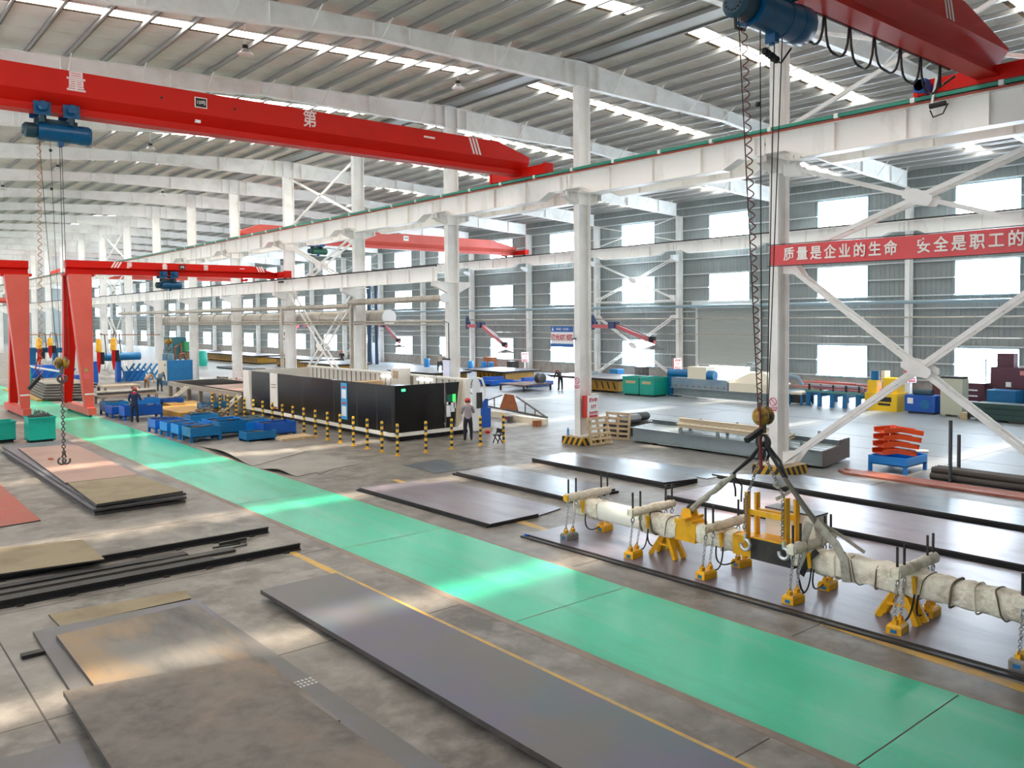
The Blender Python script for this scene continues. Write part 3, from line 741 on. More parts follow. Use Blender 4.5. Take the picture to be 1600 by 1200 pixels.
# ------------------------------------------------------------------ wire-rope hoists
def helix(p0, p1, R, turns, r, n=7):
    p0, p1 = Vector(p0), Vector(p1); d = p1-p0; pts = []
    N = int(turns*n)
    for i in range(N+1):
        t = i/N; a = 2*math.pi*turns*t; pts.append(p0+d*t+Vector((R*math.cos(a), R*math.sin(a), 0)))
    return pts
def hoist_body(h, L=1.75, r=.26, fz=.52, fw=.27):
    """drum along X, motor at -X, gearbox end at +X; origin at drum centre"""
    a = MB().lathe([(.05,-.30*L),(r,-.30*L),(r,.12*L),(r*1.04,.12*L),(r*1.04,.16*L),(r,.16*L),(r,.30*L),(.05,.30*L)], (0,0,0), 20, 'x').obj('drum_casing', HOISTB, h, smooth=True)
    MB().lathe([(.05,.30*L),(r*1.02,.30*L),(r*1.06,.34*L),(r*1.06,.46*L),(r*.9,.5*L),(.05,.5*L)], (0,0,0), 20, 'x').obj('gearbox', HOISTB, h, smooth=True)
    m = MB().lathe([(.05,-.5*L),(r*.6,-.5*L),(r*.8,-.47*L),(r*.82,-.33*L),(r*.7,-.30*L),(.05,-.30*L)], (0,0,0), 18, 'x').obj('motor', DKBLUE, h, smooth=True)
    f = MB()
    for k in range(14):
        t = 2*math.pi*k/14; f.c(-.505*L, r*.45*math.cos(t), r*.45*math.sin(t), .02, .025, .025)
    f.obj('fan_grille', BLACK, m)
    fr = MB().box(-.34*L, -.06, r*.85, .3*L, .06, max(r*1.2, fz-.16))
    for xx in (-.25*L, .18*L): fr.box(xx-.05, -fw-.04, r*.8, xx+.05, fw+.04, fz-.1)
    fr.obj('suspension_frame', DKBLUE, h)
    for xx in (-.25*L, .18*L):
        t = MB()
        for s in (-1, 1): t.cyl((xx-.12, s*(fw+.04), fz+.145), (xx-.12, s*.15, fz+.145), .09).cyl((xx+.12, s*(fw+.04), fz+.145), (xx+.12, s*.15, fz+.145), .09).box(xx-.22, s*(fw+.04)-.015, fz-.12, xx+.22, s*(fw+.04)+.015, fz+.26)
        t.lathe([(.03,-fw-.24),(.11,-fw-.24),(.14,-fw-.2),(.14,-fw-.055),(.03,-fw-.055)], (xx, 0, fz+.12), 12, 'y')
        t.obj('trolley', HOISTB, h)
    MB().box(.0, -.1, -r*1.45, .14, .1, -r*.8).cyl((.07, 0, -r*1.55), (.07, 0, -r*1.3), .05).obj('rope_guide', HOISTB, h)
def hook_block(h, p, mats, w=.42):
    p = Vector(p)
    b = MB().ball((p.x-.09, p.y, p.z), .18, 14, 8, (.55, 1, 1)).ball((p.x+.09, p.y, p.z), .18, 14, 8, (.55, 1, 1)).cyl((p.x-.2, p.y, p.z), (p.x+.2, p.y, p.z), .08)
    blk = b.obj('hook_block', mats, h, smooth=True)
    hk = MB().cyl((p.x, p.y, p.z-.15), (p.x, p.y, p.z-.32), .06).torus((p.x, p.y, p.z-.45), .11, .04, (0, 1, 0), 14, 8, .8, .0)
    hk.obj('hook', CHAIN, h, smooth=True)
    return blk
YBLK = mat('worn_yellow_black_paint', '#b58a1c', .5, var='#2b2820', scale=5., amount=.62)
h1 = thing('wire_rope_hoist', 'blue wire-rope hoist hanging under the red crane with white characters', 'hoist', (-18.42, 11.87, 10.56), 'wire-rope hoists')
hoist_body(h1)
z1 = -6.65
for x, e in ((-.48, -.02), (-.2, -.0), (.05, .04), (.1, .12)): MB().tube([(x, 0, -.2), (x*.3+e, 0, z1+.1)], .009 if e != .0 else .007, 5).obj('rope', ROPE, h1)
for zz in (-.52, -1.62): MB().ball((-.19, 0, zz), .045, 8, 6).obj('limit_weight', BLACK, h1)
hook_block(h1, (-.05, 0, z1), YBLK)
MB().tube(helix((-.5, -.12, -.2), (-.62, -.12, -7.1), .05, 34, .012), .011, 5).obj('pendant_cable', mat('faded_orange_cable', '#b9794d', .6), h1)
MB().bar((-.62, -.12, -7.0), (-.95, -.2, -7.35), .09).obj('pendant_control', BLACK, h1)
MB().tube([(-.62, -.12, -6.2), (-.75, -.12, -6.8), (-.62, -.15, -7.0)], .018, 5).obj('pendant_cord', mat('dark_red_cord', '#7a1f26', .6), h1)
def chain(mb, p0, p1, n, R=.032, r=.009, sag=0.):
    p0, p1 = Vector(p0), Vector(p1); d = (p1-p0)/n
    for i in range(n):
        c = p0 + d*(i+.5); s = Vector((0, 0, -sag*4*(i+.5)/n*(1-(i+.5)/n)))
        ax = Vector((1, 0, 0)) if i % 2 else Vector((0, 1, 0))
        u = d.normalized(); v = ax - u*ax.dot(u); v.normalize(); w_ = d.length*.62
        mb.tube([c+s+u*(w_*math.cos(t))+v*(R*math.sin(t)) for t in [2*math.pi*k/8 for k in range(9)]], r, 4, False)
    return mb
b = MB(); chain(b, (-18.47, 11.87, 3.48), (-18.47, 11.87, 1.25), 26, .045, .016)
cs = thing('chain_sling', 'long dark chain sling with two hooks hanging over the stacked plates by the aisle', 'chain', (-18.47, 11.87, 1.0))
b.obj('chain_links', CHAIN, cs, world=True)
for s in (-1, 1): MB().torus((s*.06, 0, .05), .1, .028, (0, 1, 0), 12, 6, .75, .05).cyl((s*.06, 0, .14), (0, 0, .3), .025).obj('hook', CHAIN, cs, smooth=True)
h2 = thing('wire_rope_hoist', 'blue wire-rope hoist under the near crane, carrying the long magnet beam', 'hoist', (-10.72, -6.6, 10.5), 'wire-rope hoists')
hoist_body(h2, 2.2, .34, .59, .27)
hb = Vector((.42, .4, -7.28))
for a_, e in (((-.95, 0, -.2), -.16), ((-.3, 0, -.3), -.05), ((.15, 0, -.35), .12), ((.4, 0, -.3), .16)): MB().tube([a_, (hb.x+e, hb.y, hb.z+.1)], .011, 5).obj('rope', ROPE, h2)
MB().ball((-.22, .1, -1.6), .05, 8, 6).obj('limit_weight', BLACK, h2)
hook_block(h2, hb, YBLK)
MB().tube(helix((-.95, -.1, -.25), (.16, .3, -7.0), .05, 36, .012), .012, 5).obj('pendant_cable', mat('red_brown_cable', '#6d3a33', .6), h2)
MB().tube([(.2, .33, -7.0), (.17, .3, -7.5), (.2, .3, -8.25)], [.02, .02, .035], 6).obj('pendant_cord', mat('dark_red_cord', '#7a1f26', .6), h2)
MB().bar((.2, .3, -7.52), (-.2, .35, -7.68), .09).obj('pendant_control', BLACK, h2)
b = MB()
for i in range(5): b.ball((-.0+.09*i, .1, -.62-.02*i), .07, 8, 6)
b.tube([(0, .1, -.6), (.3, .15, -.72), (.6, .15, -.7), (.85, .1, -.4)], .02, 5).tube([(-1.05, 0, -.2), (-.95, .05, -.42), (-.7, .05, -.4)], .03, 6)
b.obj('limit_switch', BLACK, h2)
h3 = thing('wire_rope_hoist', 'small teal-blue hoist on the half-gantry crane beside its white characters', 'hoist', (-7.75, 35.75, 7.2), 'wire-rope hoists')
hoist_body(h3, 1.45, .22, .54, .24)
MB().tube([(-.1, 0, -.2), (-.1, 0, -3.2)], .01, 5).obj('rope', ROPE, h3); MB().tube([(.05, 0, -.2), (-.05, 0, -3.2)], .01, 5).obj('rope', ROPE, h3); hook_block(h3, (-.08, 0, -3.3), YBLK)
h4 = thing('wire_rope_hoist', 'green hoist under the pale red crane in the window bay', 'hoist', (7.2, 46.2, 10.55), 'wire-rope hoists')
hoist_body(h4, 1.6, .24, .5, .27)
h4b = [c for c in h4.children]; GRN = mat('hoist_green', '#1d5a45', .5)
for c in h4b:
    if c.name.split('.')[0] in ('drum_casing', 'gearbox'): c.data = c.data.copy(); c.data.materials[0] = GRN
# ------------------------------------------------------------------ magnet beam hanging from the near hoist
BX = -10.28
TIE = mat('grimy_tie', '#6f6352', .9)
sp = thing('spreader_beam', 'long canvas-wrapped lifting beam with yellow legs resting on the plates beside the aisle', 'beam', (BX, -6.2, 0))
b = MB(); yy = -1.15; i = 0; prev = None; rng = random.Random(3)
def wrapped(mb, y0, y1, hw, hh, zc, n, seed, wob=.03):
    r = random.Random(seed); rings = []; m = 14
    for i in range(n+1):
        y = y0 + (y1-y0)*i/n; k = 1 + r.uniform(-wob, wob)*2.2; ring = []
        for j in range(m):
            t = 2*math.pi*j/m; c, s = math.cos(t), math.sin(t); e = .45
            ring.append((math.copysign(abs(c)**e, c)*hw*k + r.uniform(-wob, wob)*.35, y + r.uniform(-.02, .02), zc + math.copysign(abs(s)**e, s)*hh*k + r.uniform(-wob, wob)*.35))
        rings.append(ring)
    o = len(mb.v); mb.v += [v for q in rings for v in q]
    for i in range(n):
        for j in range(m): mb.f.append((o+i*m+j, o+i*m+(j+1) % m, o+(i+1)*m+(j+1) % m, o+(i+1)*m+j))
    mb.f += [tuple(o+j for j in range(m)), tuple(o+n*m+j for j in range(m))]
    return mb
# local y: world y + 6.2
wrapped(MB(), 5.0, 4.2, .21, .2, .70, 8, 1, .05).obj('wrapped_sleeve', CANVAS, sp, smooth=True)
wrapped(MB(), 4.25, 3.0, .2, .2, .70, 4, 2, .008).obj('bare_white_sleeve', WHITEP, sp, smooth=True)
wrapped(MB(), 3.1, 1.95, .2, .21, .70, 12, 3, .06).obj('wrapped_sleeve', CANVAS, sp, smooth=True)
MB().box(-.2, 1.45, .52, .2, 1.98, .92).obj('yellow_clamp', YELLOW, sp)
wrapped(MB(), 1.48, .55, .19, .2, .72, 8, 4, .04).obj('wrapped_sleeve', CANVAS, sp, smooth=True)
MB().box(-.19, .15, .52, .19, .56, .9).obj('yellow_clamp', YELLOW, sp)
MB().box(-.19, -.75, .5, .19, .16, .9).obj('bare_black_section', DKSTEEL, sp)
wrapped(MB(), -.74, -1.4, .2, .2, .72, 7, 5, .06).obj('wrapped_sleeve', CANVAS, sp, smooth=True)
wrapped(MB(), -1.38, -3.1, .2, .21, .72, 16, 6, .045).obj('wrapped_sleeve', CANVAS, sp, smooth=True)
wrapped(MB(), -3.08, -5.0, .19, .21, .72, 12, 7, .025).obj('wrapped_sleeve', CANVAS, sp, smooth=True)
rt = random.Random(41)
for y_ in (4.75, 4.45, 2.9, 2.6, 2.2, 1.2, .8, -.95, -1.55, -1.9, -2.3, -2.75, -3.05, -3.5, -3.85, -4.2, -4.6):
    t_ = MB(); q = rt.uniform(-.12, .12); R_ = .225
    t_.tube([(R_*math.copysign(abs(math.cos(a))**.5, math.cos(a)), y_+q*math.sin(a), .71+R_*math.copysign(abs(math.sin(a))**.5, math.sin(a))) for a in [2*math.pi*i/20 for i in range(21)]], rt.choice((.009, .014, .02)), 5, False)
    t_.obj('binding_tie', TIE if rt.random() < .5 else CANVAS, sp)
# lifting lug and central frame
lg = MB().box(-.24, 1.5, .92, .24, 1.95, .96).box(-.3, 1.62, .96, .3, 1.8, 1.02)
for s in (-.1, .1): lg.plate([(s, 1.6, 1.0), (s, 1.9, 1.0), (s, 1.82, 1.18), (s, 1.66, 1.18)], (1, 0, 0), .03)
lg.obj('lifting_lug', YELLOW, sp); MB().torus((0, 1.74, 1.14), .09, .03, (0, 1, 0)).obj('shackle', CHAIN, sp, smooth=True)
fr = MB()
for y_, x_ in ((.22, -.2), (.22, .12), (-.62, -.2), (-.62, .12)):
    fr.bar((x_, y_, .88), (x_, y_, 1.78 if x_ < 0 else 1.72), .13, .05)
fr.bar((-.2, .2, 1.4), (-.2, -.6, 1.4), .06, .1).bar((.12, .2, 1.36), (.12, -.6, 1.36), .06, .1)
fr.obj('guard_frame', YELLOW, sp)
bx = MB().box(.22, -.95, .92, .62, .1, 1.42).obj('control_box', WHITEP, sp); MB().box(.21, -.96, 1.42, .63, .11, 1.45).obj('box_lid', STEEL, bx)
MB().box(-.19, -.74, .9, .66, .14, .93).obj('box_shelf', YELLOW, sp)
for y_, c_ in ((.2, 0), (-.62, 1)):
    MB().torus((-.3, y_, .78), .1, .035, (1, 0, 0), 14, 8, .8, .1).cyl((-.3, y_, .88), (-.3, y_, 1.0), .035).obj('crane_hook', ZINC, sp, smooth=True)
# standing legs
for y_ in (2.35, -2.62):
    lm = MB()
    for s in (-1, 1): lm.bar((s*.06, y_+s*.05, .62), (s*.32 if False else -.12, y_+s*.34, .05), .1)
    for s in (-1, 1): lm.bar((.1, y_+s*.05, .62), (.16, y_+s*.34, .05), .1)
    lm.bar((-.12, y_-.34, .06), (-.12, y_+.34, .06), .02) if False else lm.bar((-.08, y_-.2, .3), (-.08, y_+.2, .3), .04)
    lm.obj('leg', YELLOW, sp)
ARMY = [4.7, 2.75, .88, -1.0, -2.85, -4.65]
for n_, ay in enumerate(ARMY):
    a = MB(); tilt = .0
    r = random.Random(20+n_); rings = []; m = 10
    for i in range(11):
        x = -.68 + 1.4*i/10; k = 1+r.uniform(-.12, .14)
        rings.append([(x, ay+.085*k*math.cos(2*math.pi*j/m), 1.0+.095*k*math.sin(2*math.pi*j/m)) for j in range(m)])
    a.v = [v for q in rings for v in q]
    for i in range(10):
        for j in range(m): a.f.append((i*m+j, i*m+(j+1) % m, (i+1)*m+(j+1) % m, (i+1)*m+j))
    a.f += [tuple(range(m)), tuple(range(10*m, 11*m))]
    arm = a.obj('cross_arm', CANVAS, sp, smooth=True)
    for xx in (-.62, -.38, .45, .66):
        MB().cyl((xx, ay, .9), (xx, ay, 1.42), .022, 8).obj('threaded_rod', DKSTEEL, arm)
        MB().torus((xx, ay, .84), .05, .016, (0, 1, 0), 10, 5).obj('eye', ZINC, arm)
    for xx in (-.3,): MB().add([(xx-.05,ay-.16,.9),(xx+.05,ay-.16,.9),(xx,ay-.16,.62),(xx-.05,ay-.1,.9),(xx+.05,ay-.1,.9),(xx,ay-.1,.62)], [(0,1,2),(5,4,3),(0,3,4,1),(1,4,5,2),(2,5,3,0)]).obj('cable_bracket', YELLOW, arm)
    MB().box(-.72, ay-.07, .93, -.68, ay+.07, 1.07).obj('end_cap', YELLOW if n_ == 0 else CANVAS, arm)
# magnets hanging on chains from each arm
mg = None
GREYM = mat('worn_grey_magnet', '#8d8a82', .5, metal=.2, var='#6d675e', scale=6.)
labs_f = ['grey-sided lifting magnet at the plain end of the beam, aisle side', 'yellow lifting magnet near the yellow legs, aisle side', 'yellow lifting magnet in front of the yellow clamp, aisle side', 'yellow lifting magnet with blue plate below the grey sling, aisle side', 'yellow lifting magnet below the second yellow leg, aisle side', 'grey lifting magnet at the picture edge on two bright chains']
labs_b = ['yellow lifting magnet behind the plain white beam end', 'yellow lifting magnet behind the yellow stand legs', 'yellow lifting magnet below the black middle section', 'yellow lifting magnet behind the beam under the grey sling', 'yellow lifting magnet behind the beam past the second leg', 'yellow lifting magnet behind the beam at its picture-edge end']
for n_, ay in enumerate(ARMY):
    for side, X in ((0, -.6), (1, .56)):
        wy = ay - 6.2
        m = thing('lifting_magnet', (labs_f, labs_b)[side][n_], 'magnet', (BX+X, wy, .05), 'lifting magnets', rz=.12*math.sin(n_*2+side))
        grey = (n_ in (0, 5) and side == 0)
        body = MB().box(-.18, -.115, 0, .18, .115, .11); body.add([(-.18,-.115,.11),(.18,-.115,.11),(.18,.115,.11),(-.18,.115,.11),(-.15,-.09,.15),(.15,-.09,.15),(.15,.09,.15),(-.15,.09,.15)], [(0,1,5,4),(1,2,6,5),(2,3,7,6),(3,0,4,7),(4,5,6,7)])
        bo = body.obj('magnet_body', GREYM if grey else YELLOW, m)
        for s in (-1, 1): MB().box(s*.11-.045, -.035, .15, s*.11+.045, .035, .22).torus((s*.11, 0, .23), .04, .014, (0, 1, 0), 10, 5).obj('lug', YELLOW, m)
        MB().box(-.185, -.05, .02, -.179, .05, .08).obj('name_plate', BLUED, m)
        MB().box(-.17, -.105, -.004, .17, .105, 0).obj('pole_face', DKSTEEL, m)
        for s, xr in ((-1, -.62 if side == 0 else .45), (1, -.38 if side == 0 else .66)):
            c = MB(); a_ = Vector((BX+xr, wy, .8)); 
            e = Vector((BX+X+s*.11, wy, .30)); chain(c, a_, e, 12, .026, .008)
            ch = c.obj('chain', ZINC, m, world=True)
            ch.rotation_euler = (0, 0, -m.rotation_euler[2])
        if side == 1 or n_ in (1, 2, 3, 4):
            s = 1 if side == 0 else -1
            p = [(.3*s if side == 0 else -.9, -.16, .58), (.33*s if side == 0 else -.92, -.12, .28), (.34 if side == 0 else -.7, -.05, .06), (.2*s if side == 0 else -.2, 0, .12)]
            pts = [];
            for t in range(13):
                t = t/12; q = [(1-t)**3, 3*t*(1-t)**2, 3*t*t*(1-t), t**3]; pts.append(tuple(sum(q[i]*p[i][k] for i in range(4)) for k in range(3)))
            MB().tube(pts, .016, 6).obj('power_lead', BLACK, m, smooth=True)
# slings from the hook down to the beam
GREY = mat('grey_webbing', '#a9a498', .8, var='#7f7a6e', scale=6.)
HK = Vector((-10.3, -6.2, 2.72))
sl = thing('lifting_sling', 'black and white padded rope sling rising from the yellow clamp to the hook', 'sling', (-10.3, -6.2, 2.7), 'beam slings')
MB().tube([HK, HK+Vector((0, .25, -.3)), (-10.3, -5.5, 2.0)], .03, 6).tube([HK+Vector((.05,0,0)), (-10.25, -5.9, 2.35), (-10.25, -5.45, 1.98)], .025, 6).obj('wire_rope', BLACK, sl, world=True)
b = MB(); r = random.Random(4)
P0, P1 = Vector((-10.3, -5.55, 2.02)), Vector((-10.28, -4.5, 1.16))
b.tube([P0+(P1-P0)*t/9 + Vector((r.uniform(-.015,.015), r.uniform(-.015,.015), r.uniform(-.015,.015))) for t in range(10)], [.05+r.uniform(-.01,.02) for _ in range(10)], 8); b.obj('padded_sleeve', GREY, sl, smooth=True, world=True)
MB().tube([(-10.3,-5.5,2.0), (-10.36,-5.62,1.75), (-10.3,-5.58,1.6)], .02, 5).tube([(-10.26,-5.5,2.0), (-10.2,-5.66,1.8), (-10.28,-5.7,1.5)], .018, 5).obj('loose_tie', BLACK, sl, world=True)
s2 = thing('lifting_sling', 'grey webbing sling looped round the beam and running to the hook', 'sling', (-10.3, -6.2, 2.7), 'beam slings')
MB().tube([HK, (-10.3, -6.45, 2.4), (-10.3, -6.65, 2.12)], .035, 6).tube([HK+Vector((.06,0,0)), (-10.2, -6.5, 2.38), (-10.27, -6.68, 2.1)], .03, 6).obj('wire_rope', BLACK, s2, world=True)
MB().tube([(-10.3, -6.66, 2.1), (-10.3, -7.0, 1.68), (-10.3, -7.3, 1.36)], .035, 6).tube([(-10.27, -6.66, 2.1), (-10.26, -7.1, 1.6), (-10.24, -7.3, 1.38)], .028, 6).obj('rope_pair', mat('grey_rope', '#6b665c', .7), s2, world=True)
b = MB()
def strap(mb, pts, wdt, t=.012, side=(1, 0, 0)):
    pts = [Vector(p) for p in pts]; o = len(mb.v); sd_ = Vector(side)
    for i, p in enumerate(pts):
        d = (pts[min(i+1, len(pts)-1)]-pts[max(i-1, 0)]).normalized(); w_ = d.cross(sd_).normalized()*wdt/2
        mb.v += [tuple(p-w_-sd_*t), tuple(p+w_-sd_*t), tuple(p+w_+sd_*t), tuple(p-w_+sd_*t)]
    for i in range(len(pts)-1):
        for k in range(4): mb.f.append((o+i*4+k, o+i*4+(k+1) % 4, o+(i+1)*4+(k+1) % 4, o+(i+1)*4+k))
    mb.f += [(o, o+1, o+2, o+3), tuple(o+(len(pts)-1)*4+k for k in range(4))]
    return mb
strap(b, [(-10.5, -7.28, 1.42), (-10.54, -7.2, 1.1), (-10.53, -7.2, .55)], .14); strap(b, [(-10.3, -7.3, 1.4), (-10.12, -7.25, 1.15), (-10.04, -7.2, .6)], .14); strap(b, [(-10.32, -7.3, 1.4), (-10.45, -7.75, 1.12), (-10.52, -7.95, .9), (-10.52, -8.0, .52)], .16); strap(b, [(-10.25, -7.28, 1.42), (-10.15, -7.7, 1.2), (-10.1, -8.1, .98)], .06)
b.obj('webbing_strap', GREY, s2, world=True)
b = MB(); strap(b, [(-10.53, -7.45, .95), (-10.56, -7.3, .78), (-10.53, -7.15, .45)], .1); b.tube([(-10.5,-7.1,.8), (-10.62,-7.12,.5), (-10.66,-7.22,.25), (-10.7,-7.3,.2)], .02, 5); b.obj('dark_strap', BLACK, s2, world=True)
b = MB(); strap(b, [(-10.3, -6.7, 2.0), (-10.3, -6.5, 1.9), (-10.3, -6.42, 1.95)], .05); strap(b, [(-10.3, -6.8, 1.9), (-10.3, -6.6, 1.75), (-10.3, -6.48, 1.68)], .06); b.obj('loose_tail', GREY, s2, world=True)
for lab, x, y in (('bright steel chain from the hook to the guard frame end nearer the yellow clamp', -10.5, -6.02), ('bright steel chain from the hook to the guard frame end nearer the grey sling', -10.5, -6.8)):
    o = thing('hoist_chain', lab, 'chain', (x, y, 1.1), 'guard frame chains')
    c = MB(); chain(c, (-10.32, -6.2, 2.55), (x-.02, y, 1.75), 20, .03, .011); chain(c, (x-.08, y, 1.75), (x-.1, y, 1.05), 13, .03, .011); c.obj('chain_links', mat('steel_chain', '#8f8d88', .35, metal=.6), o, world=True)
o = thing('master_link', 'dark master link and shackles on the hook above the magnet beam', 'link', (-10.3, -6.2, 2.5))
MB().torus((0, 0, .22), .14, .03, (1, 0, 0), 16, 6).torus((0, .03, -.02), .1, .025, (0, 1, 0), 12, 6).torus((0, -.06, .0), .1, .025, (0, 1, 0), 12, 6).obj('link_ring', DKSTEEL, o, smooth=True)
# ------------------------------------------------------------------ where things stand (metres; measured from the survey camera)
def _ray(u, v):
    d = rr*((u-800)/1311.08) + uu*((540.6-v)/1311.08) + fw
    return Vector((-24.078, -15.279, 5.109)), d
def G(u, v, z=0.):
    c, d = _ray(u, v); return c + d*((z-c.z)/d.z)
def GX_(u, v, x):
    c, d = _ray(u, v); return c + d*((x-c.x)/d.x)
def GY_(u, v, y):
    c, d = _ray(u, v); return c + d*((y-c.y)/d.y)

# ------------------------------------------------------------------ steel plates lying about
P_GREY = mat('mill_plate_grey', '#625f5d', .42, metal=.1, var='#5d5a58', scale=.9, amount=.4, var2='#6f7083', scale2=.45, amount2=.35)
P_TEALISH = mat('oil_stained_plate', '#63605d', .42, metal=.1, var='#5f5a72', scale=.6, amount=.6, var2='#47646a', scale2=.5, amount2=.45)
P_BROWN = mat('brown_mottled_plate', '#6e675f', .6, var='#544d46', scale=2.6, amount=.6, var2='#837364', scale2=.8, amount2=.4)
P_PATCH = mat('patchy_cut_plate', '#74706a', .5, var='#3f3c39', scale=.95, amount=.45, var2='#94774f', scale2=.7, amount2=.4, stretch=(1.3, .45, 1))
P_TAN = mat('tan_rusted_plate', '#8d7f64', .65, var='#75664a', scale=1.1, amount=.45)
P_PINK = mat('pink_oxide_plate', '#a58679', .55, var='#94746b', scale=.8, amount=.4)
P_REDOX = mat('red_oxide_plate', '#a04c3b', .6, var='#94604f', scale=.9, amount=.45)
P_VIOLET = mat('violet_mill_plate', '#78737f', .3, metal=.1, var='#5c5763', scale=1.2, amount=.45, stretch=(1.6, .4, 1), var2='#877a7e', scale2=.5, amount2=.35)
P_ROSE = mat('rose_mill_plate', '#9c8d95', .3, metal=.1, var='#76616b', scale=1.4, amount=.4, stretch=(1.2, .6, 1), var2='#9c9aa2', scale2=.5, amount2=.4)
P_BLUEGREY = mat('blue_grey_plate', '#697079', .3, metal=.15, var='#50575f', scale=1.6, amount=.45, stretch=(1.6, .5, 1))
P_SHINY = mat('bright_bluish_plate', '#97a5b4', .22, metal=.3, var='#8593a3', scale=.8, amount=.4)
P_EDGE = mat('black_plate_edge', '#232223', .5, metal=.2)
P_SIDE = mat('scaled_plate_side', '#3b3835', .6, var='#4b443d', scale=3.)  # plate sides, darker than the top faces
P_SHEET = mat('thin_grey_sheet', '#8f8a83', .5, var='#79746e', scale=1.2, amount=.45)
def plate(lab, pts, z0, z1, m, group=None, name='steel_plate'):
    cx = sum(p[0] for p in pts)/len(pts); cy = sum(p[1] for p in pts)/len(pts)
    o = MB().poly([(p[0]-cx, p[1]-cy) for p in pts], 0, z1-z0).obj(name, m, None, (cx, cy, z0))
    if m not in (P_EDGE,):
        o.data.materials.append(P_SIDE)
        for f_ in o.data.polygons:
            if abs(f_.normal.z) < .5: f_.material_index = 1
    return tag(o, lab, 'plate', group)
def rect(x0, y0, x1, y1): return [(x0, y0), (x1, y0), (x1, y1), (x0, y1)]
plate('long thick grey steel plate with bluish stains, beside the yellow line near the green aisle', rect(-17.87, -13.4, -16.33, -.62), .09, .17, P_TEALISH)
for y_ in (-12, -8.4, -4.8, -1.3): tag(MB().box(-17.7, y_, 0, -16.4, y_+.1, .09).obj('timber_bearer', DKSTEEL), 'dark bearer under the long thick grey plate, %s from its far end' % {-12:'fourth',-8.4:'third',-4.8:'second',-1.3:'first'}[y_], 'bearer', 'plate bearers')
plate('large brown mottled plate lying on top of the others at the bottom of the picture', [(-21.62,-2.98),(-19.33,-3.55),(-19.1,-11),(-21.75,-11)], .13, .2, P_BROWN)
plate('patchy grey plate with rusty streaks half under the brown mottled plate', [(-21.2,-.5),(-18.97,-.42),(-19.15,-6),(-21.25,-6)], .07, .13, P_PATCH)
plate('dark grey plate with chalk numbers below the patchy and the brown plates', [(-21.42,.12),(-18.85,-.02),(-18.72,-9.5),(-21.6,-9.5)], .025, .07, P_GREY)
ch = MB(); r = random.Random(5)
for i in range(3):
    for j in range(5): ch.c(-18.95+.06*j-.1, -4.5-i*.09, .071, .035, .05, .002)
ch.obj('chalk_marks', mat('chalk', '#c4c1bd', .9), bpy.data.objects['steel_plate.003'], world=True)
plate('thin tan strip of plate with yellow end beyond the patchy plate', [(-21.02,1.0),(-18.75,.72),(-18.85,.2),(-21.0,.2)], 0, .025, P_TAN)
plate('small dark bar sticking out under the grey chalked plate', [(-21.75,-.75),(-21.3,-.75),(-21.3,-.9),(-21.75,-.9)], .005, .06, P_EDGE)
q = [G(0, 1190), G(122, 1158), G(150, 1215), G(0, 1290)]
plate('dark grey plate corner at the very bottom of the picture, beside the brown plate', [(p.x, p.y) for p in q], 0, .03, P_GREY)
plate('tan rusted plate lying across the black floor rails', [(-22.9,6.35),(-19.45,5.5),(-19.5,3.45),(-23.1,4.0)], .14, .17, P_TAN)
for lab, y_, x_ in (('black steel floor rail, the one farther from the brown plate', 3.87, -15.75), ('black steel floor rail with bolted clips, nearer the brown plate', 2.0, -15.83)):
    rl = thing('floor_rail', lab, 'rail', (-19, y_, 0), 'black floor rails')
    MB().prof([(-.075,0),(.075,0),(.075,.018),(.012,.03),(.012,.1),(.035,.11),(.035,.14),(-.035,.14),(-.035,.11),(-.012,.1),(-.012,.03),(-.075,.018)], (-23.5+19, 0, 0), (x_+19, 0, 0)).obj('rail_section', P_EDGE, rl)
    for i in range(9): MB().c(-4.0+i*.85, -.115, .015, .12, .07, .03).obj('rail_clip', DKSTEEL, rl)
for i, (y_, x0, x1, z_, m_) in enumerate(((2.45, -23.3, -17.6, .05, P_EDGE), (2.85, -23.3, -17.0, .06, DKSTEEL), (3.25, -23.3, -17.9, .05, P_EDGE))):
    plate('dark flat bar lying between the two black floor rails, %s from the brown plate' % ORD[i], rect(x0, y_-.13, x1, y_+.13), 0, z_, m_, 'flat bars between the rails', 'flat_bar')
tag(MB().tube([(-22, 3.02, .08), (-19, 3.0, .08), (-17.2, 2.95, .03), (-16.6, 3.1, .02), (-16.5, 3.35, .02), (-16.9, 3.45, .02), (-17.3, 3.3, .03), (-16.7, 3.2, .04)], .015, 6).obj('black_cable', BLACK), 'thin black cable curling at the ends of the floor rails', 'cable')
tag(MB().bar((-17.1, 3.42, .05), (-16.45, 3.5, .05), .06).obj('tool_bar', DKSTEEL), 'short dark bar beside the cable at the rail ends', 'bar')
# stack of long plates by the aisle
lay = [(-18.45, 8.6, -16.1, 22.6, 0, .07), (-18.3, 8.75, -16.02, 23.4, .075, .13), (-18.5, 8.5, -16.15, 21.8, .135, .19), (-18.4, 8.7, -16.05, 22.9, .195, .25)]
nm = ['bottom', 'second', 'third', 'fourth']
for (x0, y0, x1, y1, z0, z1), w_ in zip(lay, nm):
    plate('blue-grey edged plate, %s one up in the stack under the pink plate' % w_, rect(x0, y0, x1, y1), z0, z1, mat('stack_plate_edge', '#6b6c74', .4, metal=.2, var='#53535c', scale=2., amount=.4), 'stacked plates by the aisle')
plate('tan plate on the near end of the plate stack beside the aisle', [(-18.42,8.55),(-16.12,8.75),(-16.3,12.2),(-18.3,12.3)], .255, .31, P_TAN)
plate('pink plate on top of the far end of the stack, below the chain hooks', [(-18.35,12.35),(-16.3,12.25),(-16.2,20.8),(-18.1,21.2)], .255, .31, P_PINK)
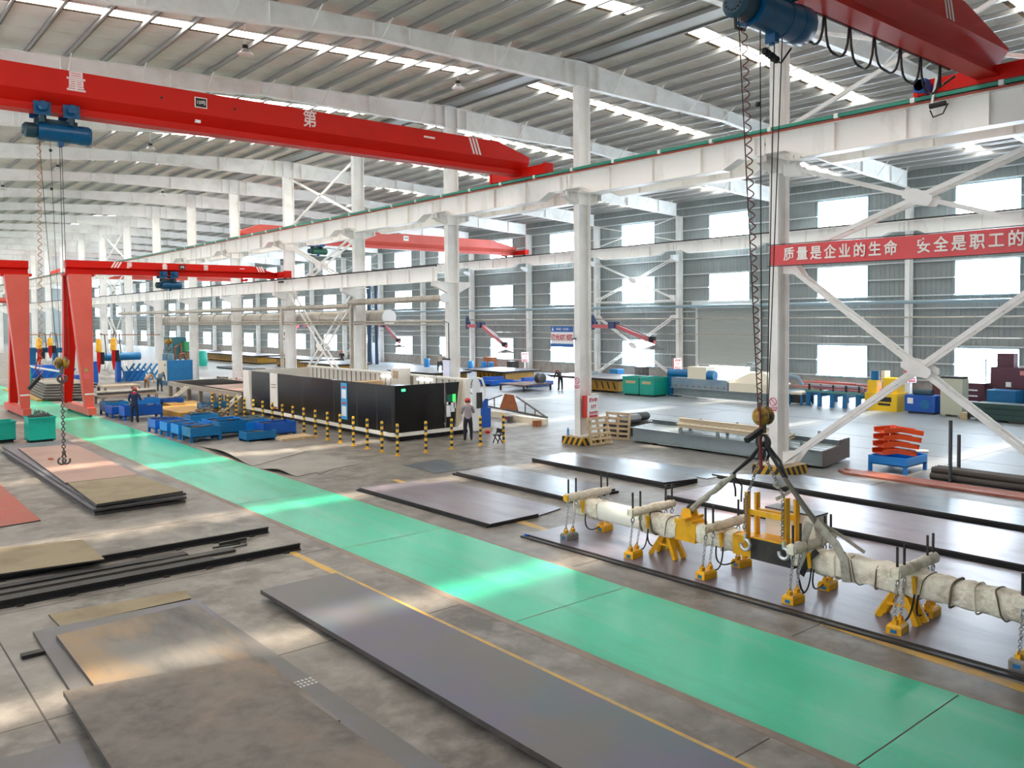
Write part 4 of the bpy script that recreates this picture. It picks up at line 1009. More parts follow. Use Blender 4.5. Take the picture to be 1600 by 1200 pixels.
plate('red oxide plate at the picture edge on the concrete', [(-19.62,16.0),(-19.66,8.9),(-23,8.5),(-23,16)], 0, .03, P_REDOX)
tag(MB().box(-.06, -.12, 0, .06, .12, .05).obj('steel_offcut', RUST, None, (-17.75, 17.4, .31)), 'small dark offcut lying on the pink plate', 'offcut')
# plates beyond the aisle
for i in range(3):
    plate('violet-grey plate beside the aisle, %s layer of the stack of three' % ('bottom', 'middle', 'top')[i], [(-11.72+.04*i, 6.8-.05*i), (-11.56+.03*i, .7-.03*i), (-9.9, .66), (-9.8, 6.4)], .035*i, .035*i+.03, P_VIOLET if i == 2 else P_EDGE, 'violet plate stack')
plate('violet-grey plate lying against the stack of three beside the aisle', [(-9.78,6.35),(-9.88,.72),(-8.85,.95),(-8.8,6.1)], 0, .03, P_VIOLET)
plate('dark blue-grey plate, lower of two, beyond the violet stack', rect(-8.1, 1.35, -6.15, 6.9), 0, .06, P_EDGE)
plate('dark blue-grey plate, upper of two, beyond the violet stack', rect(-8.05, 1.45, -6.2, 6.75), .065, .12, P_BLUEGREY)
plate('small blue-grey sheet near the striped bollards', [(-8.3,9.54),(-8.38,7.48),(-7.0,7.35),(-6.62,9.61)], 0, .01, P_BLUEGREY)
for i in range(3):
    plate('blue-grey plate with curved end, %s of the stack of three before the striped plinth' % ('bottom', 'middle', 'top')[i], [(-4.55,7.0),(-2.8,7.1),(-3.05,1.0),(-3.3,.72),(-4.7+.08*i,.75+.12*i)], .05*i, .05*i+.042, P_BLUEGREY if i == 2 else P_EDGE, 'curved-end stack')
plate('bright bluish sheet catching the light, next to the curved-end stack', [(-2.75,7.35),(-1.95,7.35),(-1.15,.9),(-2.6,.9)], 0, .02, P_SHINY)
plate('violet plate under the magnet beam, along the aisle edge', [(-11.32,-.5),(-11.05,-14),(-8.6,-14),(-8.6,-.5)], 0, .045, P_VIOLET)
tag(MB().add([(-11.5,-.5,0),(-11.42,-.5,0),(-11.15,-14,0),(-11.23,-14,0),(-11.5,-.5,.035),(-11.42,-.5,.035),(-11.15,-14,.035),(-11.23,-14,.035)], [(3,2,1,0),(4,5,6,7),(0,1,5,4),(1,2,6,5),(2,3,7,6),(3,0,4,7)]).obj('ground_rail', P_EDGE), 'thin dark ground rail along the aisle side of the violet plate', 'rail')
tag(MB().box(-11.38, -.62, 0, -11.34, -.5, .06).obj('blue_end_mark', BLUE), 'small blue painted block at the corner of the violet plate', 'block')
plate('rose-grey plate behind the magnet beam', rect(-8.5, -14, -5.95, -.4), 0, .045, P_ROSE)
for i in range(3):
    plate('rose-grey plate, %s of three in the stack behind the magnet beam' % ('bottom', 'middle', 'top')[i], [(-5.85,-.1-.05*i),(-5.75+.02*i,-14),(-3.0,-14),(-3.1,-.2)], .05*i, .05*i+.042, P_ROSE if i == 2 else P_EDGE, 'rose plate stack')
for i in range(4):
    plate('blue-grey plate, %s of four in the thick stack before the striped plinths' % ('bottom', 'second', 'third', 'top')[i], [(-2.75,.0+.2*i),(-2.75,-14),(-.9,-14),(-.9,-1.4)], .06*i, .06*i+.052, P_BLUEGREY if i == 3 else P_EDGE, 'thick plate stack')
# thin warped sheets near the blue bins
def warped(lab, pix, amp, m):
    c = [G(*p) for p in pix]; o = MB(); N = 12
    for zo in (0., .012):
        for i in range(N+1):
            for j in range(N+1):
                s, t = i/N, j/N; p = (c[0]*(1-s)+c[1]*s)*(1-t) + (c[3]*(1-s)+c[2]*s)*t
                o.v.append((p.x, p.y, .006+zo+amp*(math.sin(math.pi*s)**2)*(1-t)**2))
    M_ = (N+1)**2
    for k in (0, 1):
        for i in range(N):
            for j in range(N):
                a = k*M_+i*(N+1)+j; o.f.append((a, a+1, a+N+2, a+N+1))
    for i in range(N):
        for a, b in ((i, i+1), (i*(N+1), (i+1)*(N+1)), (N*(N+1)+i, N*(N+1)+i+1), (i*(N+1)+N, (i+1)*(N+1)+N)): o.f.append((a, b, b+M_, a+M_))
    cc = c[0]; ob = o.obj('thin_sheet', m, None, (cc.x, cc.y, 0), smooth=True, world=True); return tag(ob, lab, 'sheet', 'thin warped sheets')
warped('thin warped grey sheet with a lifted dark edge, next to the blue bins', [(312, 697), (395, 729), (478, 706), (400, 688)], .14, P_SHEET)
warped('thin grey sheet with torn edge lying beyond the lifted one', [(406, 732), (464, 745), (566, 724), (490, 707)], .1, P_SHEET)
warped('thin grey sheet corner before the striped bollards', [(500, 742), (546, 722), (520, 714), (470, 728)], .0, P_GREY)

# ------------------------------------------------------------------ bins of cut parts beside the aisle
def bin_on_legs(lab, x0, y0, sx, sy, h=.42, leg=.2, m=BLUE, group='blue bins', fill=DKSTEEL, seed=1, name='parts_bin'):
    o = thing(name, lab, 'bin', (x0, y0, 0), group)
    t = .03; b = MB().box(0, 0, leg, sx, sy, leg+.03)
    b.box(0, 0, leg, sx, t, leg+h).box(0, sy-t, leg, sx, sy, leg+h).box(0, t, leg, t, sy-t, leg+h).box(sx-t, t, leg, sx, sy-t, leg+h)
    b.obj('bin_body', m, o)
    if leg > .05:
        for xx in (0, sx-.1):
            for yy in (0, sy-.1): MB().box(xx, yy, 0, xx+.1, yy+.1, leg).obj('leg', m, o)
    else: MB().box(.06, .06, 0, sx-.06, sy-.06, leg).obj('skid', DKSTEEL, o)
    if fill:
        r = random.Random(seed); s = MB()
        for i in range(16):
            a = r.uniform(0, 3.14); l_ = r.uniform(.15, .4); x, y = r.uniform(.12, sx-.12), r.uniform(.12, sy-.12); z = leg+h*r.uniform(.5, .98)
            dx, dy = min(l_*.5, x-.04, sx-.04-x), min(l_*.5, y-.04, sy-.04-y)
            s.box(x-dx, y-dy*.6, z, x+dx, y+dy*.6, z+.02)
        s.box(t, t, leg+.03, sx-t, sy-t, leg+h*.7)
        so_ = s.obj('cut_parts', fill, o); so_['kind'] = 'stuff'
    return o
BR = mat('bright_blue_paint', '#0c80d8', .4); GRB = mat('grey_blue_paint', '#6f8f9b', .5)
bin_on_legs('blue bin on legs at the near end of the row beside the aisle', -12.0, 20.1, 1.3, 1.05, .42, .2, BLUED, seed=2)
bin_on_legs('blue bin on legs, second in the aisle row', -12.05, 21.45, 1.2, 1.0, .42, .2, BR, seed=3)
bin_on_legs('blue bin on legs, third in the aisle row', -12.1, 22.8, 1.2, 1.0, .4, .2, BR, seed=4)
bin_on_legs('blue bin on legs, fourth and last in the aisle row', -12.2, 24.1, 1.25, 1.1, .42, .2, BLUE, seed=5)
bin_on_legs('blue bin behind the aisle row, heaped with dark cut parts', -10.5, 21.9, 1.5, 1.1, .45, .2, BR, seed=6)
bin_on_legs('tall blue bin behind the near end of the aisle row', -10.6, 20.6, 1.3, .9, .5, .2, BLUED, seed=7)
bin_on_legs('low blue box on skids standing alone near the bollards', -10.2, 18.6, 1.3, .85, .35, .06, BLUED, seed=8)
bin_on_legs('blue bin near the bollards, longer one', -9.2, 19.2, 1.5, 1.0, .5, .14, BLUE, seed=9)
bin_on_legs('blue bin near the bollards, behind the longer one', -9.4, 20.5, 1.2, .9, .45, .16, BR, seed=10)
bin_on_legs('grey-blue bin between the bollards and the heaped bin', -9.0, 22.2, 1.1, .8, .45, .15, GRB, seed=11)
bin_on_legs('dark blue bin behind the row, next to the scrap heap', -10.5, 24.4, 1.3, 1.0, .45, .2, BLUED, seed=12)
bin_on_legs('blue bin beside the standing man with a red scarf, long one', -11.8, 30.4, 1.9, 1.0, .5, .2, BLUE, seed=13)
bin_on_legs('low blue bin next to the gantry leg', -12.0, 32.0, 1.0, 1.2, .4, .2, BLUE, seed=14)
bin_on_legs('dark blue bin behind the gantry leg', -11.9, 33.6, 1.2, 1.2, .5, .2, BLUED, seed=15)
bin_on_legs('bright blue bin behind the standing man, upper row', -9.9, 35.0, 1.3, 1.0, .45, .2, BR, seed=16)
bin_on_legs('small blue bin beside the yellow platform', -8.4, 35.2, 1.2, .9, .35, .2, BLUE, seed=17)
bin_on_legs('dark blue bin on the yellow platform', -7.9, 30.2, 1.5, .8, .3, .32, BLUED, seed=18)
tag(MB().box(0, 0, .0, 1.5, 1.1, .1).obj('wooden_board', WOOD, None, (-8.95, 17.9, 0)), 'flat wooden board on the floor between the low blue box and the bollards', 'board')
# teal waste bins
def teal_bin(lab, loc, rz_, sx, sy, h, heap=False, marks_=False):
    o = thing('waste_bin', lab, 'bin', loc, 'teal waste bins', rz=rz_)
    t = .04; b = MB().box(0, 0, .1, sx, sy, .14).box(0, 0, .1, sx, t, h).box(0, sy-t, .1, sx, sy, h).box(0, t, .1, t, sy-t, h).box(sx-t, t, .1, sx, sy-t, h)
    b.obj('bin_body', TEAL, o)
    rm = MB()
    for y_ in (-.03, sy-.01): rm.box(-.03, y_, h-.02, sx+.03, y_+.04, h+.05)
    for x_ in (-.03, sx-.01): rm.box(x_, 0, h-.02, x_+.04, sy, h+.05)
    rm.obj('rim', TEAL, o); MB().box(.08, .08, 0, sx-.08, sy-.08, .1).obj('skid', BLACK, o)
    if heap:
        r = random.Random(9); s = MB()
        for i in range(150):
            x, y = r.uniform(.1, sx-.1), r.uniform(.1, sy-.1); k = (1-abs(2*x/sx-1))*(1-abs(2*y/sy-1)); z = h-.08+r.uniform(0, .45*k**.6)
            a = r.uniform(0, 6.3); s.torus((x, y, z), r.uniform(.04, .1), .012, (math.cos(a), math.sin(a), r.uniform(-1, 1)), 7, 4, .7)
        s.box(.05, .05, .2, sx-.05, sy-.05, h-.06)
        q = s.obj('metal_swarf', mat('swarf', '#565453', .5, metal=.4), o); q['kind'] = 'stuff'
    if marks_:
        MB().box(sx*.18, -.012, h*.68, sx*.8, -.002, h*.83).obj('stencil_panel', mat('stencil_tan', '#b7a77c', .7), o)
    return o
teal_bin('teal waste bin heaped with metal swarf beside the aisle', (-17.15, 24.5, 0), .0, 1.0, 1.05, 1.05, True)
teal_bin('low teal waste bin at the picture edge next to the swarf bin', (-18.9, 25.6, 0), .0, 1.45, 1.1, .85)
p0, p1 = G(973, 617), G(998.5, 619); p2 = G(1026, 620); p3 = G(1046, 614)
ang = math.atan2(p1.y-p0.y, p1.x-p0.x); wd = (p1-p0).length
teal_bin('teal bin with tan stencil in the window bay, nearer the white column', (p0.x, p0.y, 0), ang, wd*.98, 1.25, 1.18, False, True)
teal_bin('teal bin with tan stencil in the window bay, beside the long blue machine', (p1.x+.03*math.cos(ang), p1.y+.03*math.sin(ang), 0), ang, (p2-p1).length*.98, 1.5, 1.18, False, True)

# ------------------------------------------------------------------ striped bollards
BOLL = stripes('bollard_bands', '#e2b221', '#2a2622', (0, 0, 1), .22, .5, .52)
bol = None
row = [(-7.33, 11.45+1.105*i) for i in range(18)] + [(-6.1, 11.38), (-4.9, 11.36), (-3.5, 11.33), (-2.3, 11.33)]
for i, (x, y) in enumerate(row):
    if i == 0: lab = 'yellow and black bollard at the enclosure corner, with a pale worn top'
    elif i < 18: lab = 'yellow and black bollard along the long enclosure side, %s from the corner one' % ORD[i-1]
    else: lab = 'yellow and black bollard before the enclosure door end, %s from the corner one' % ORD[i-18]
    if bol is None:
        bol = thing('bollard', lab, 'bollard', (x, y, 0), 'striped bollards')
        MB().lathe([(.057,0),(.057,1.17),(.045,1.19),(.02,1.2)], (0,0,0), 14).obj('post', BOLL, bol, smooth=True)
        MB().box(-.1, -.1, 0, .1, .1, .012).obj('foot_plate', YELLOW, bol)
    else: dup(bol, (x, y, 0), lab)
# ------------------------------------------------------------------ the black laser-cutter enclosure
en = thing('machine_enclosure', 'long black-panelled laser cutter enclosure with pale trim behind the striped bollards', 'machine', (-5.65, 14.35, 0))
EX, EY, EH = 4.1, 15.6, 2.34
b = MB()
P = [(0, 0), (.0, EY), (EX, EY), (EX, 0)]
MB().box(.02, .35, .36, .07, EY-1.0, EH).obj('side_panel', GLASSG, en)
for yy in (1.4, 3.1, 5.2, 8.4, 11.8): MB().box(.012, yy, .38, .022, yy+.02, EH-.02).obj('panel_joint', mat('joint_brown', '#5b544b', .5), en)
MB().box(.05, .02, .36, 2.55, .07, EH).obj('end_panel', GLASSG, en)
MB().lathe([(.34,.36),(.34,EH)], (.36, .36, 0), 24).obj('rounded_corner', GLASSG, en, smooth=True)
tr = MB().box(-.06, .3, .22, .1, EY, .37).box(.3, -.06, .22, EX, .1, .37).lathe([(.2,.22),(.42,.22),(.42,.37),(.2,.37)], (.36, .36, 0), 20); tr.obj('pale_base_trim', WHITEP, en)
MB().box(.25, .3, .02, EX-.1, EY-.2, .22).obj('dark_plinth', BLACK, en)
dr_ = MB().plate([(2.6, .0, .38), (3.02, .0, .38), (3.32, .0, EH), (2.6, .0, EH)], (0, 1, 0), .05).obj('sliding_door', GLASSG, en)
MB().box(2.575, -.045, .36, 2.6, .02, EH).obj('door_edge', STEEL, dr_)
MB().box(2.66, -.03, 1.5, 3.12, -.026, 1.82).obj('green_window', mat('green_viewing_glass', '#1f6e52', .15), dr_)
MB().box(2.95, -.034, 1.5, 3.12, -.03, 1.82).obj('lit_green_glass', glow('lit_green', '#39c552', .8), dr_)
for x0, x1, z0, z1 in ((2.62, 2.84, .85, 1.35), (2.86, 3.06, 1.05, 1.46), (3.0, 3.12, 1.2, 1.5), (2.63, 2.72, 1.38, 1.5)): MB().box(x0, -.032, z0, x1, -.028, z1).obj('paper_notice', SIGNW, dr_)
MB().plate([(3.34, .3, .38), (3.55, .3, .38), (3.72, .3, EH), (3.36, .3, EH)], (0, 1, 0), .06).obj('inner_pale_panel', CREAM, en)
MB().plate([(3.25, .12, .37), (3.7, .12, .37), (4.0, .12, EH+.05), (3.72, .12, EH+.05), (3.5, .12, .6)], (0, 1, 0), .22).obj('slanted_door_post', WHITEP, en)
MB().box(EX-.2, .2, .3, EX, EY, EH+.05).obj('back_wall', WHITEP, en)
bw = MB()
for i in range(30): bw.box(EX-.24, .5+i*.5, EH-.75, EX-.2, .54+i*.5, EH)
bw.obj('back_wall_rib', mat('panel_joint_shadow', '#8f8877', .6), en)  # darker strips along the top of the back wall
MB().box(EX-.28, .2, EH, EX+.02, EY, EH+.09).obj('back_top_rail', WHITEP, en)
MB().box(.0, EY-.1, .3, EX, EY, EH).obj('far_end_wall', WHITEP, en)
MB().plate([(.0, EY-1.0, .36), (.0, EY, .36), (.0, EY, EH+.02), (.0, EY-.75, EH+.02)], (1, 0, 0), .1).obj('pale_end_panel', WHITEP, en)
pv = MB().box(-.012, 11.25, .5, .015, 12.15, EH).obj('white_access_panel', WHITEP, en)
pt = MB()
for i in range(2): pt.box(-.016, 11.4, 1.72-.14*i, -.012, 12.0, 1.78-.14*i)
pt.obj('small_lettering', mat('pale_brown_print', '#a79b86', .7), pv)
MB().box(-.016, 11.3, .5, -.013, 12.0, .62).obj('rust_stain', RUST, pv)
bp = MB().box(-.01, 3.95, .6, .018, 4.5, 2.24).obj('blue_banner_panel', mat('sky_blue_print', '#3b9fd6', .4), en)
MB().box(-.016, 4.02, .75, -.01, 4.43, 1.2).obj('white_print', SIGNW, bp); MB().box(-.016, 4.02, 1.55, -.01, 4.43, 1.95).obj('white_print', SIGNW, bp)
for zz in (1.3, 2.02): MB().box(-.016, 4.05, zz, -.01, 4.4, zz+.07).obj('red_print', LETTERR, bp)
MB().c(.46, -.0, EH-.2, .16, .06, .1).obj('green_lamp', glow('green_status_light', '#3fe07a', 1.2), en)
for yy in (6.2, 2.9): MB().box(EX-.34, yy, EH-.16, EX-.27, yy+1.1, EH-.05).obj('tube_light', glow('white_tube', '#ffffff', .9), en)
ac = MB().box(EX-.9, 4.6, EH-.5, EX-.3, 5.4, EH+.38).obj('extractor_box', WHITEP, en); MB().box(EX-.92, 4.75, EH-.1, EX-.9, 5.2, EH+.28).obj('wooden_panel', WOOD, ac)
br_ = MB().box(.4, .5, .9, EX-.5, EY-1.2, 1.3).obj('cutting_bed', DKSTEEL, en)
MB().box(.5, 7.0, 1.3, EX-.4, 7.8, 2.0).obj('laser_gantry', mat('tan_machine', '#cfae84', .6), en)
for xx in (.1, EX-.1):
    for yy in (1.0, 5.0, 9.0, 13.0): MB().cyl((xx, yy, 0), (xx, yy, .24), .05, 10).obj('levelling_foot', STEEL, en)
# control desk, open white door leaf and blue cylinder at the door end
o = thing('control_stand', 'white curved control stand with dark screen beside the enclosure door', 'stand', (-1.5, 14.35, 0))
MB().plate([(-.08, 0, .1), (.34, 0, .1), (.34, 0, 2.2), (.2, 0, 2.42), (-.0, 0, 2.42), (-.08, 0, 2.2)], (0, 1, 0), .06).obj('leaf', SIGNW, o)
MB().tube([(.34, 0, 1.3), (.55, 0, 1.5), (.58, 0, 2.1), (.45, 0, 2.4), (.15, 0, 2.45)], .05, 8).obj('bent_frame', WHITEP, o, smooth=True)
MB().box(.12, -.06, 1.1, .42, -.03, 1.8).obj('screen', DKSTEEL, o)
o = thing('gas_cabinet', 'blue gas bottle cage beside the white control stand', 'cabinet', (-.75, 14.8, 0))
MB().box(-.25, -.25, .15, .35, .25, 1.05).box(-.05, -.15, 1.05, .28, .15, 1.45).obj('cabinet_body', BLUE, o); MB().box(-.3, -.3, 0, .4, .3, .15).obj('cabinet_base', WOOD, o)
tag(MB().lathe([(.1,0),(.12,.1),(.05,.14)], (0,0,0), 12).obj('red_bowl', LETTERR, None, (-1.1, 13.9, 0)), 'small red bowl on the floor below the blue gas cage', 'bowl')
o = thing('chair', 'small dark folding stool beside the last striped bollard', 'stool', (-2.62, 11.3, 0))
b = MB()
for s in (-1, 1): b.bar((-.14, s*.14, 0), (.1, s*.14, .55), .03); b.bar((.14, s*.14, 0), (-.1, s*.14, .35), .03)
b.obj('stool_frame', BLACK, o); MB().box(-.14, -.17, .33, .14, .17, .36).obj('seat', BLACK, o); MB().box(.06, -.15, .42, .1, .15, .6).obj('backrest', BLACK, o)
# cutting table running on from the enclosure
ct = thing('cutting_table', 'long grey slatted cutting table beyond the enclosure end', 'table', (-5.5, 30.6, 0))
MB().box(0, 0, .72, .12, 13, 1.0).box(3.8, 0, .72, 3.92, 13, 1.0).box(0, 0, .72, 3.92, .12, 1.0).box(0, 12.88, .72, 3.92, 13, 1.0).box(.1, .1, .86, 3.82, 12.9, .9).obj('table_frame', mat('dusty_table_grey', '#a0988b', .7), ct)
s = MB()
for i in range(80): s.box(.12, .2+i*.158, .9, 3.8, .22+i*.158, .99)
s.obj('slat_grid', DKSTEEL, ct)
for yy in (.5, 2.6, 4.7, 6.8, 8.9, 11.0, 12.5):
    for xx in (0, 3.7): MB().box(xx, yy, 0, xx+.22, yy+.22, .72).obj('leg', mat('dusty_leg_grey', '#9a9184', .7), ct)
plate('pinkish plate lying on the long cutting table', rect(-5.2, 31.2, -1.9, 37.4), 1.0, 1.03, P_PINK)
for lab, x, y in (('cream step ladder leaning at the cutting table, farther one', -6.2, 38.5), ('cream step ladder leaning at the cutting table beside the bollards', -6.3, 29.8)):
    o = thing('step_ladder', lab, 'steps', (x, y, 0), 'cream steps')
    b = MB()
    for s_ in (0, .5): b.bar((-.7, s_, .05), (.45, s_, .95), .06, .1)
    for t in (.15, .4, .65, .9): b.bar((-.7+1.15*t, 0, .05+.9*t), (-.7+1.15*t, .5, .05+.9*t), .12, .03)
    b.obj('steps_frame', CREAM, o)
# yellow platform and scrap heap
for i, (x0, y0, x1, y1, h) in enumerate(((-9.4, 29.3, -7.6, 33.5, .3), (-8.4, 33.6, -7.7, 38.5, .34), (-7.5, 30.6, -6.4, 36, .28))):
    tag(MB().box(x0, y0, 0, x1, y1, h).obj('yellow_platform', YELB), 'low yellow steel platform behind the blue bins, %s' % ('nearest the bollards', 'nearest the gantry leg', 'against the cutting table')[i], 'platform', 'yellow platforms')
r = random.Random(12)
hp = MB()
for i in range(170):
    x, y = max(-1.0, min(1.0, r.gauss(0, .5))), max(-1.3, min(1.3, r.gauss(0, .7))); k = max(0, 1-(abs(x)/1.4+abs(y)/2.2)); z = .05+k*r.uniform(.1, .85); a = r.uniform(0, 6.28); l_ = r.uniform(.2, .6)
    hp.bar((x-l_/2*math.cos(a), y-l_/2*math.sin(a), z+r.uniform(-.05, .12)), (x+l_/2*math.cos(a), y+l_/2*math.sin(a), max(.03, z+r.uniform(-.1, .1))), r.uniform(.04, .2), .02)
hp.ball((0, 0, 0), 1.0, 14, 6, (.9, 1.3, .35))
for i, (lab, x, y, s_) in enumerate((('heap of dark cut steel scrap between the blue bins and the cutting table', -8.7, 27.5, 1), ('heap of bright and dark scrap behind the bollards at the cutting table', -6.35, 28.5, .45))):
    if i == 0: hp1 = tag(hp.obj('scrap_heap', mat('dark_scrap', '#5b5654', .5, metal=.3, var='#8a857f', scale=6.), None, (x, y, 0)), lab, 'scrap', 'scrap heaps', 'stuff')
    else: q = dup(hp1, (x, y, 0), lab, .0); q.scale = (s_, s_*.8, s_)
# ------------------------------------------------------------------ welding line and shop gear down the left
def weldhead(lab, u, v0, v1, Y):
    p = GY_(u, v0, Y); q = GY_(u, v1, Y); h = p.z-q.z
    o = thing('welding_column', lab, 'welding unit', (q.x, Y, q.z), 'welding heads')
    MB().lathe([(.05,h),(.2,h-.15),(.25,h*.62),(.15,h*.6)], (0,0,0), 12).obj('yellow_hopper', YELLOW, o, smooth=True)
    MB().lathe([(.15,h*.6),(.16,h*.3),(.07,h*.05),(.04,0)], (0,0,0), 10).obj('red_torch_column', RED, o, smooth=True)
    MB().box(.17, -.15, h*.25, .4, .15, h*.6).obj('wire_feeder', BLACK, o)
    MB().tube([(0,0,h),(.1,.1,h+.4),(.5,.1,h+.3),(.6,.1,h*.5)], .04, 5).obj('hose', BLACK, o)
weldhead('yellow and red welding head beside the gantry leg, first of the two', 155, 529, 583, 58.7)
weldhead('yellow and red welding head beside the gantry leg, second of the two', 178, 527, 578, 58.7)
weldhead('tan welding head between the two gantry legs, first of the pair', 62, 527, 572, 65.2)
weldhead('tan welding head between the two gantry legs, second of the pair', 79, 527, 560, 65.2)
a = GY_(185, 557, 60); b_ = GY_(219, 556, 60)
ml = thing('welding_line', 'long blue welding line with lattice sides behind the red gantry leg', 'machine', (-9, 60, 0))
bd = MB()
def blk(u0, v0, u1, v1, Y, dep):
    p = GY_(u0, v0, Y); q = GY_(u1, v1, Y); bd.box(p.x, Y, max(q.z, .01), q.x, Y+dep, p.z)
for args in ((34, 572, 100, 612, 60, 1.2), (120, 586, 147, 612, 60, 1.2), (146, 565, 154, 603, 60, .5), (182, 556, 190, 598, 60, .6), (196, 580, 228, 602, 60, .8), (100, 590, 130, 612, 61, 1.)):
    blk(*args)
bd.obj('machine_bed', BLUE, ml, world=True)
lt = MB()
for u in range(188, 240, 9):
    p, q = GY_(u, 598, 60), GY_(u+22, 568, 60); lt.bar(p, q, .14)
    p, q = GY_(u, 572, 60), GY_(u+14, 598, 60); lt.bar(p, q, .09)
for u in range(36, 110, 12):
    p, q = GY_(u, 590, 59.9), GY_(u+10, 575, 59.9); lt.bar(p, q, .1)
lt.obj('lattice_side', BLUED, ml, world=True)
MB().cyl(a, b_, .33, 14).cyl(GY_(160, 558, 60), GY_(176, 558, 60), .33, 14).obj('air_receiver', BLUED, ml, smooth=True, world=True)
MB().bar(GY_(34, 547, 66), GY_(112, 547, 66), .42).bar(GY_(50, 550, 66), GY_(50, 580, 66), .5).bar(GY_(86, 550, 66), GY_(86, 580, 66), .4).obj('cross_beam', BLUED, ml, world=True)
MB().bar(GY_(36, 571, 58), GY_(110, 583, 56), .1, .14).obj('pale_guide_bar', SIGNW, ml, world=True)
p, q = GY_(37, 573, 54.5), GY_(49, 592, 54.5)
tag(MB().box(p.x, 54.5, 0, q.x, 55.6, p.z).obj('teal_locker', TEAL), 'teal locker beside the blue welding line, between the gantry legs', 'locker')
rd = GY_(20, 523, 62); rq = GY_(250, 523, 62)
tag(MB().bar(rd, rq, .07).obj('service_rail', RUST), 'thin rusty service rail hanging above the blue welding line', 'rail')
b = MB()
for i in range(3):
    pass
st = 0
for i in range(6):
    c = G(70+i*1.5, 606-i*1.2); x, y = -11.4+.14*i, 49.0+.5*i
    plate('long grey section in the pile between the gantry legs, %s layer up' % ORD[i], [(x-1.3, y-3.6), (x+1.0+.1*i, y-5.2), (x+1.4, y+3.0), (x-.9, y+3.6)], .14*i+.1, .14*i+.22, mat('pile_section_grey', '#8d867b', .6, var='#5a544e', scale=2.) if i == 0 else bpy.data.materials['pile_section_grey'], 'grey section pile', 'steel_section')
tag(MB().box(-13, 45.5, 0, -11.3, 58, .09).obj('timber_decking', YELB), 'flat tan timber decking along the aisle under the grey section pile', 'decking')
# work tables with light-coloured tops behind the standing man
for lab, x0, y0, x1, y1, h in (('long low work table with pale profiles behind the aisle bins', -10.6, 39.6, -7.3, 41.4, .62), ('pale-topped work table below the blue welding line', -9.2, 44.6, -6.9, 46.4, .8)):
    o = thing('work_table', lab, 'table', (x0, y0, 0), 'work tables')
    MB().box(0, 0, h-.12, x1-x0, y1-y0, h).obj('table_top', mat('pale_dusty_top', '#b9ab97', .7), o)
    for xx in (0, x1-x0-.15):
        for yy in (0, y1-y0-.15): MB().box(xx, yy, 0, xx+.15, yy+.15, h-.12).obj('leg', mat('leg_grey', '#8f877b', .7), o)
for i in range(4):
    tag(MB().box(0, 0, 0, 3.4, .25, .16).obj('pale_profile', CREAM if i % 2 else STEEL, None, (-10.8+.1*i, 39.7+.42*i, .62)), 'pale steel profile on the long low work table, %s from the bins' % ORD[i], 'profile', 'profiles on the work table')
cb = thing('control_cabinet', 'blue machine cabinet with cream side beside the bending workers', 'cabinet', (-2.45, 53.1, 0))
MB().box(0, 0, 0, 2.0, 2.2, 1.95).obj('cabinet_body', BLUED, cb); MB().box(-.03, .02, .35, .0, 2.18, 1.95).obj('cream_side', CREAM, cb); 
for i in range(3): MB().c(-.035, .3+.12*i, 1.6, .01, .05, .14).obj('label_strip', DKSTEEL, cb)
for x, y in ((.4, 1.6), (.5, .6)): MB().lathe([(.22,1.95),(.24,2.0),(.24,2.45),(.05,2.5)], (x, y, 0), 12).obj('blue_drum', GRB, cb, smooth=True)
MB().tube([(1.2,.4,1.95),(1.1,.4,2.4),(1.5,.5,2.5),(1.7,.6,1.95)], .1, 6).tube([(1.0,1.0,1.95),(.9,.7,3.0),(1.3,.6,3.3),(1.4,.6,2.2)], .07, 6).obj('pipe_coil', RUST, cb, smooth=True)
# ------------------------------------------------------------------ silver pipework along the middle row
DUCTM = mat('galvanised_duct', '#b9b2a6', .35, metal=.35, var='#a0988a', scale=1.5)
o = thing('exhaust_pipe', 'long silver exhaust pipe with capped end along the middle columns', 'pipe', (-.62, 18, 6.1))
MB().cyl((0, -.2, 0), (0, 8.9, -.05), .165, 16).cyl((0, 8.9, -.25), (0, 55, -.25), .15, 16).obj('pipe_run', DUCTM, o, smooth=True); MB().cyl((0, -.35, 0), (0, -.2, 0), .24, 16).obj('end_cap', SIGNW, o, smooth=True)
MB().tube([(0, 8.6, -.05), (-.05, 8.75, -.3), (-.05, 8.75, -5.9)], .13, 12).obj('down_pipe', DUCTM, o, smooth=True)
MB().tube([(-.05, 17.7, -.25), (-.12, 17.7, -.6), (-.12, 17.7, -6.0)], .12, 12).obj('down_pipe', DUCTM, o, smooth=True); MB().tube([(-.05, 7.3, -1.4), (-.1, 7.3, -6.0)], .13, 12).obj('down_pipe', DUCTM, o, smooth=True)
o = thing('ventilation_duct', 'large grey ventilation drum duct with pale capped end behind the column', 'duct', (.82, 25.2, 5.2))
MB().cyl((0, 0, 0), (0, 40, -.1), .42, 20).obj('duct_run', DUCTM, o, smooth=True); MB().cyl((0, -.08, 0), (0, 0, 0), .44, 20).obj('end_cap', SIGNW, o, smooth=True)
for y in range(0, 40, 3): MB().torus((0, y+1.5, -.02), .42, .02, (0, 1, 0), 20, 4).obj('joint_ring', STEEL, o)
for i, (z, y1) in enumerate(((4.97, 60), (4.82, 60))): tag(MB().cyl((-.42, 18.2, z), (-.42, y1, z), .04, 8).obj('service_pipe', DUCTM), 'thin service pipe along the middle columns, %s one' % ('upper', 'lower')[i], 'pipe', 'thin service pipes')
tag(MB().tube([(-.38, 18.05, 4.95), (-.38, 17.8, 4.9), (-.36, 17.8, .4)], .025, 6).obj('cable_conduit', DKSTEEL), 'dark conduit running down the column behind the enclosure', 'conduit')
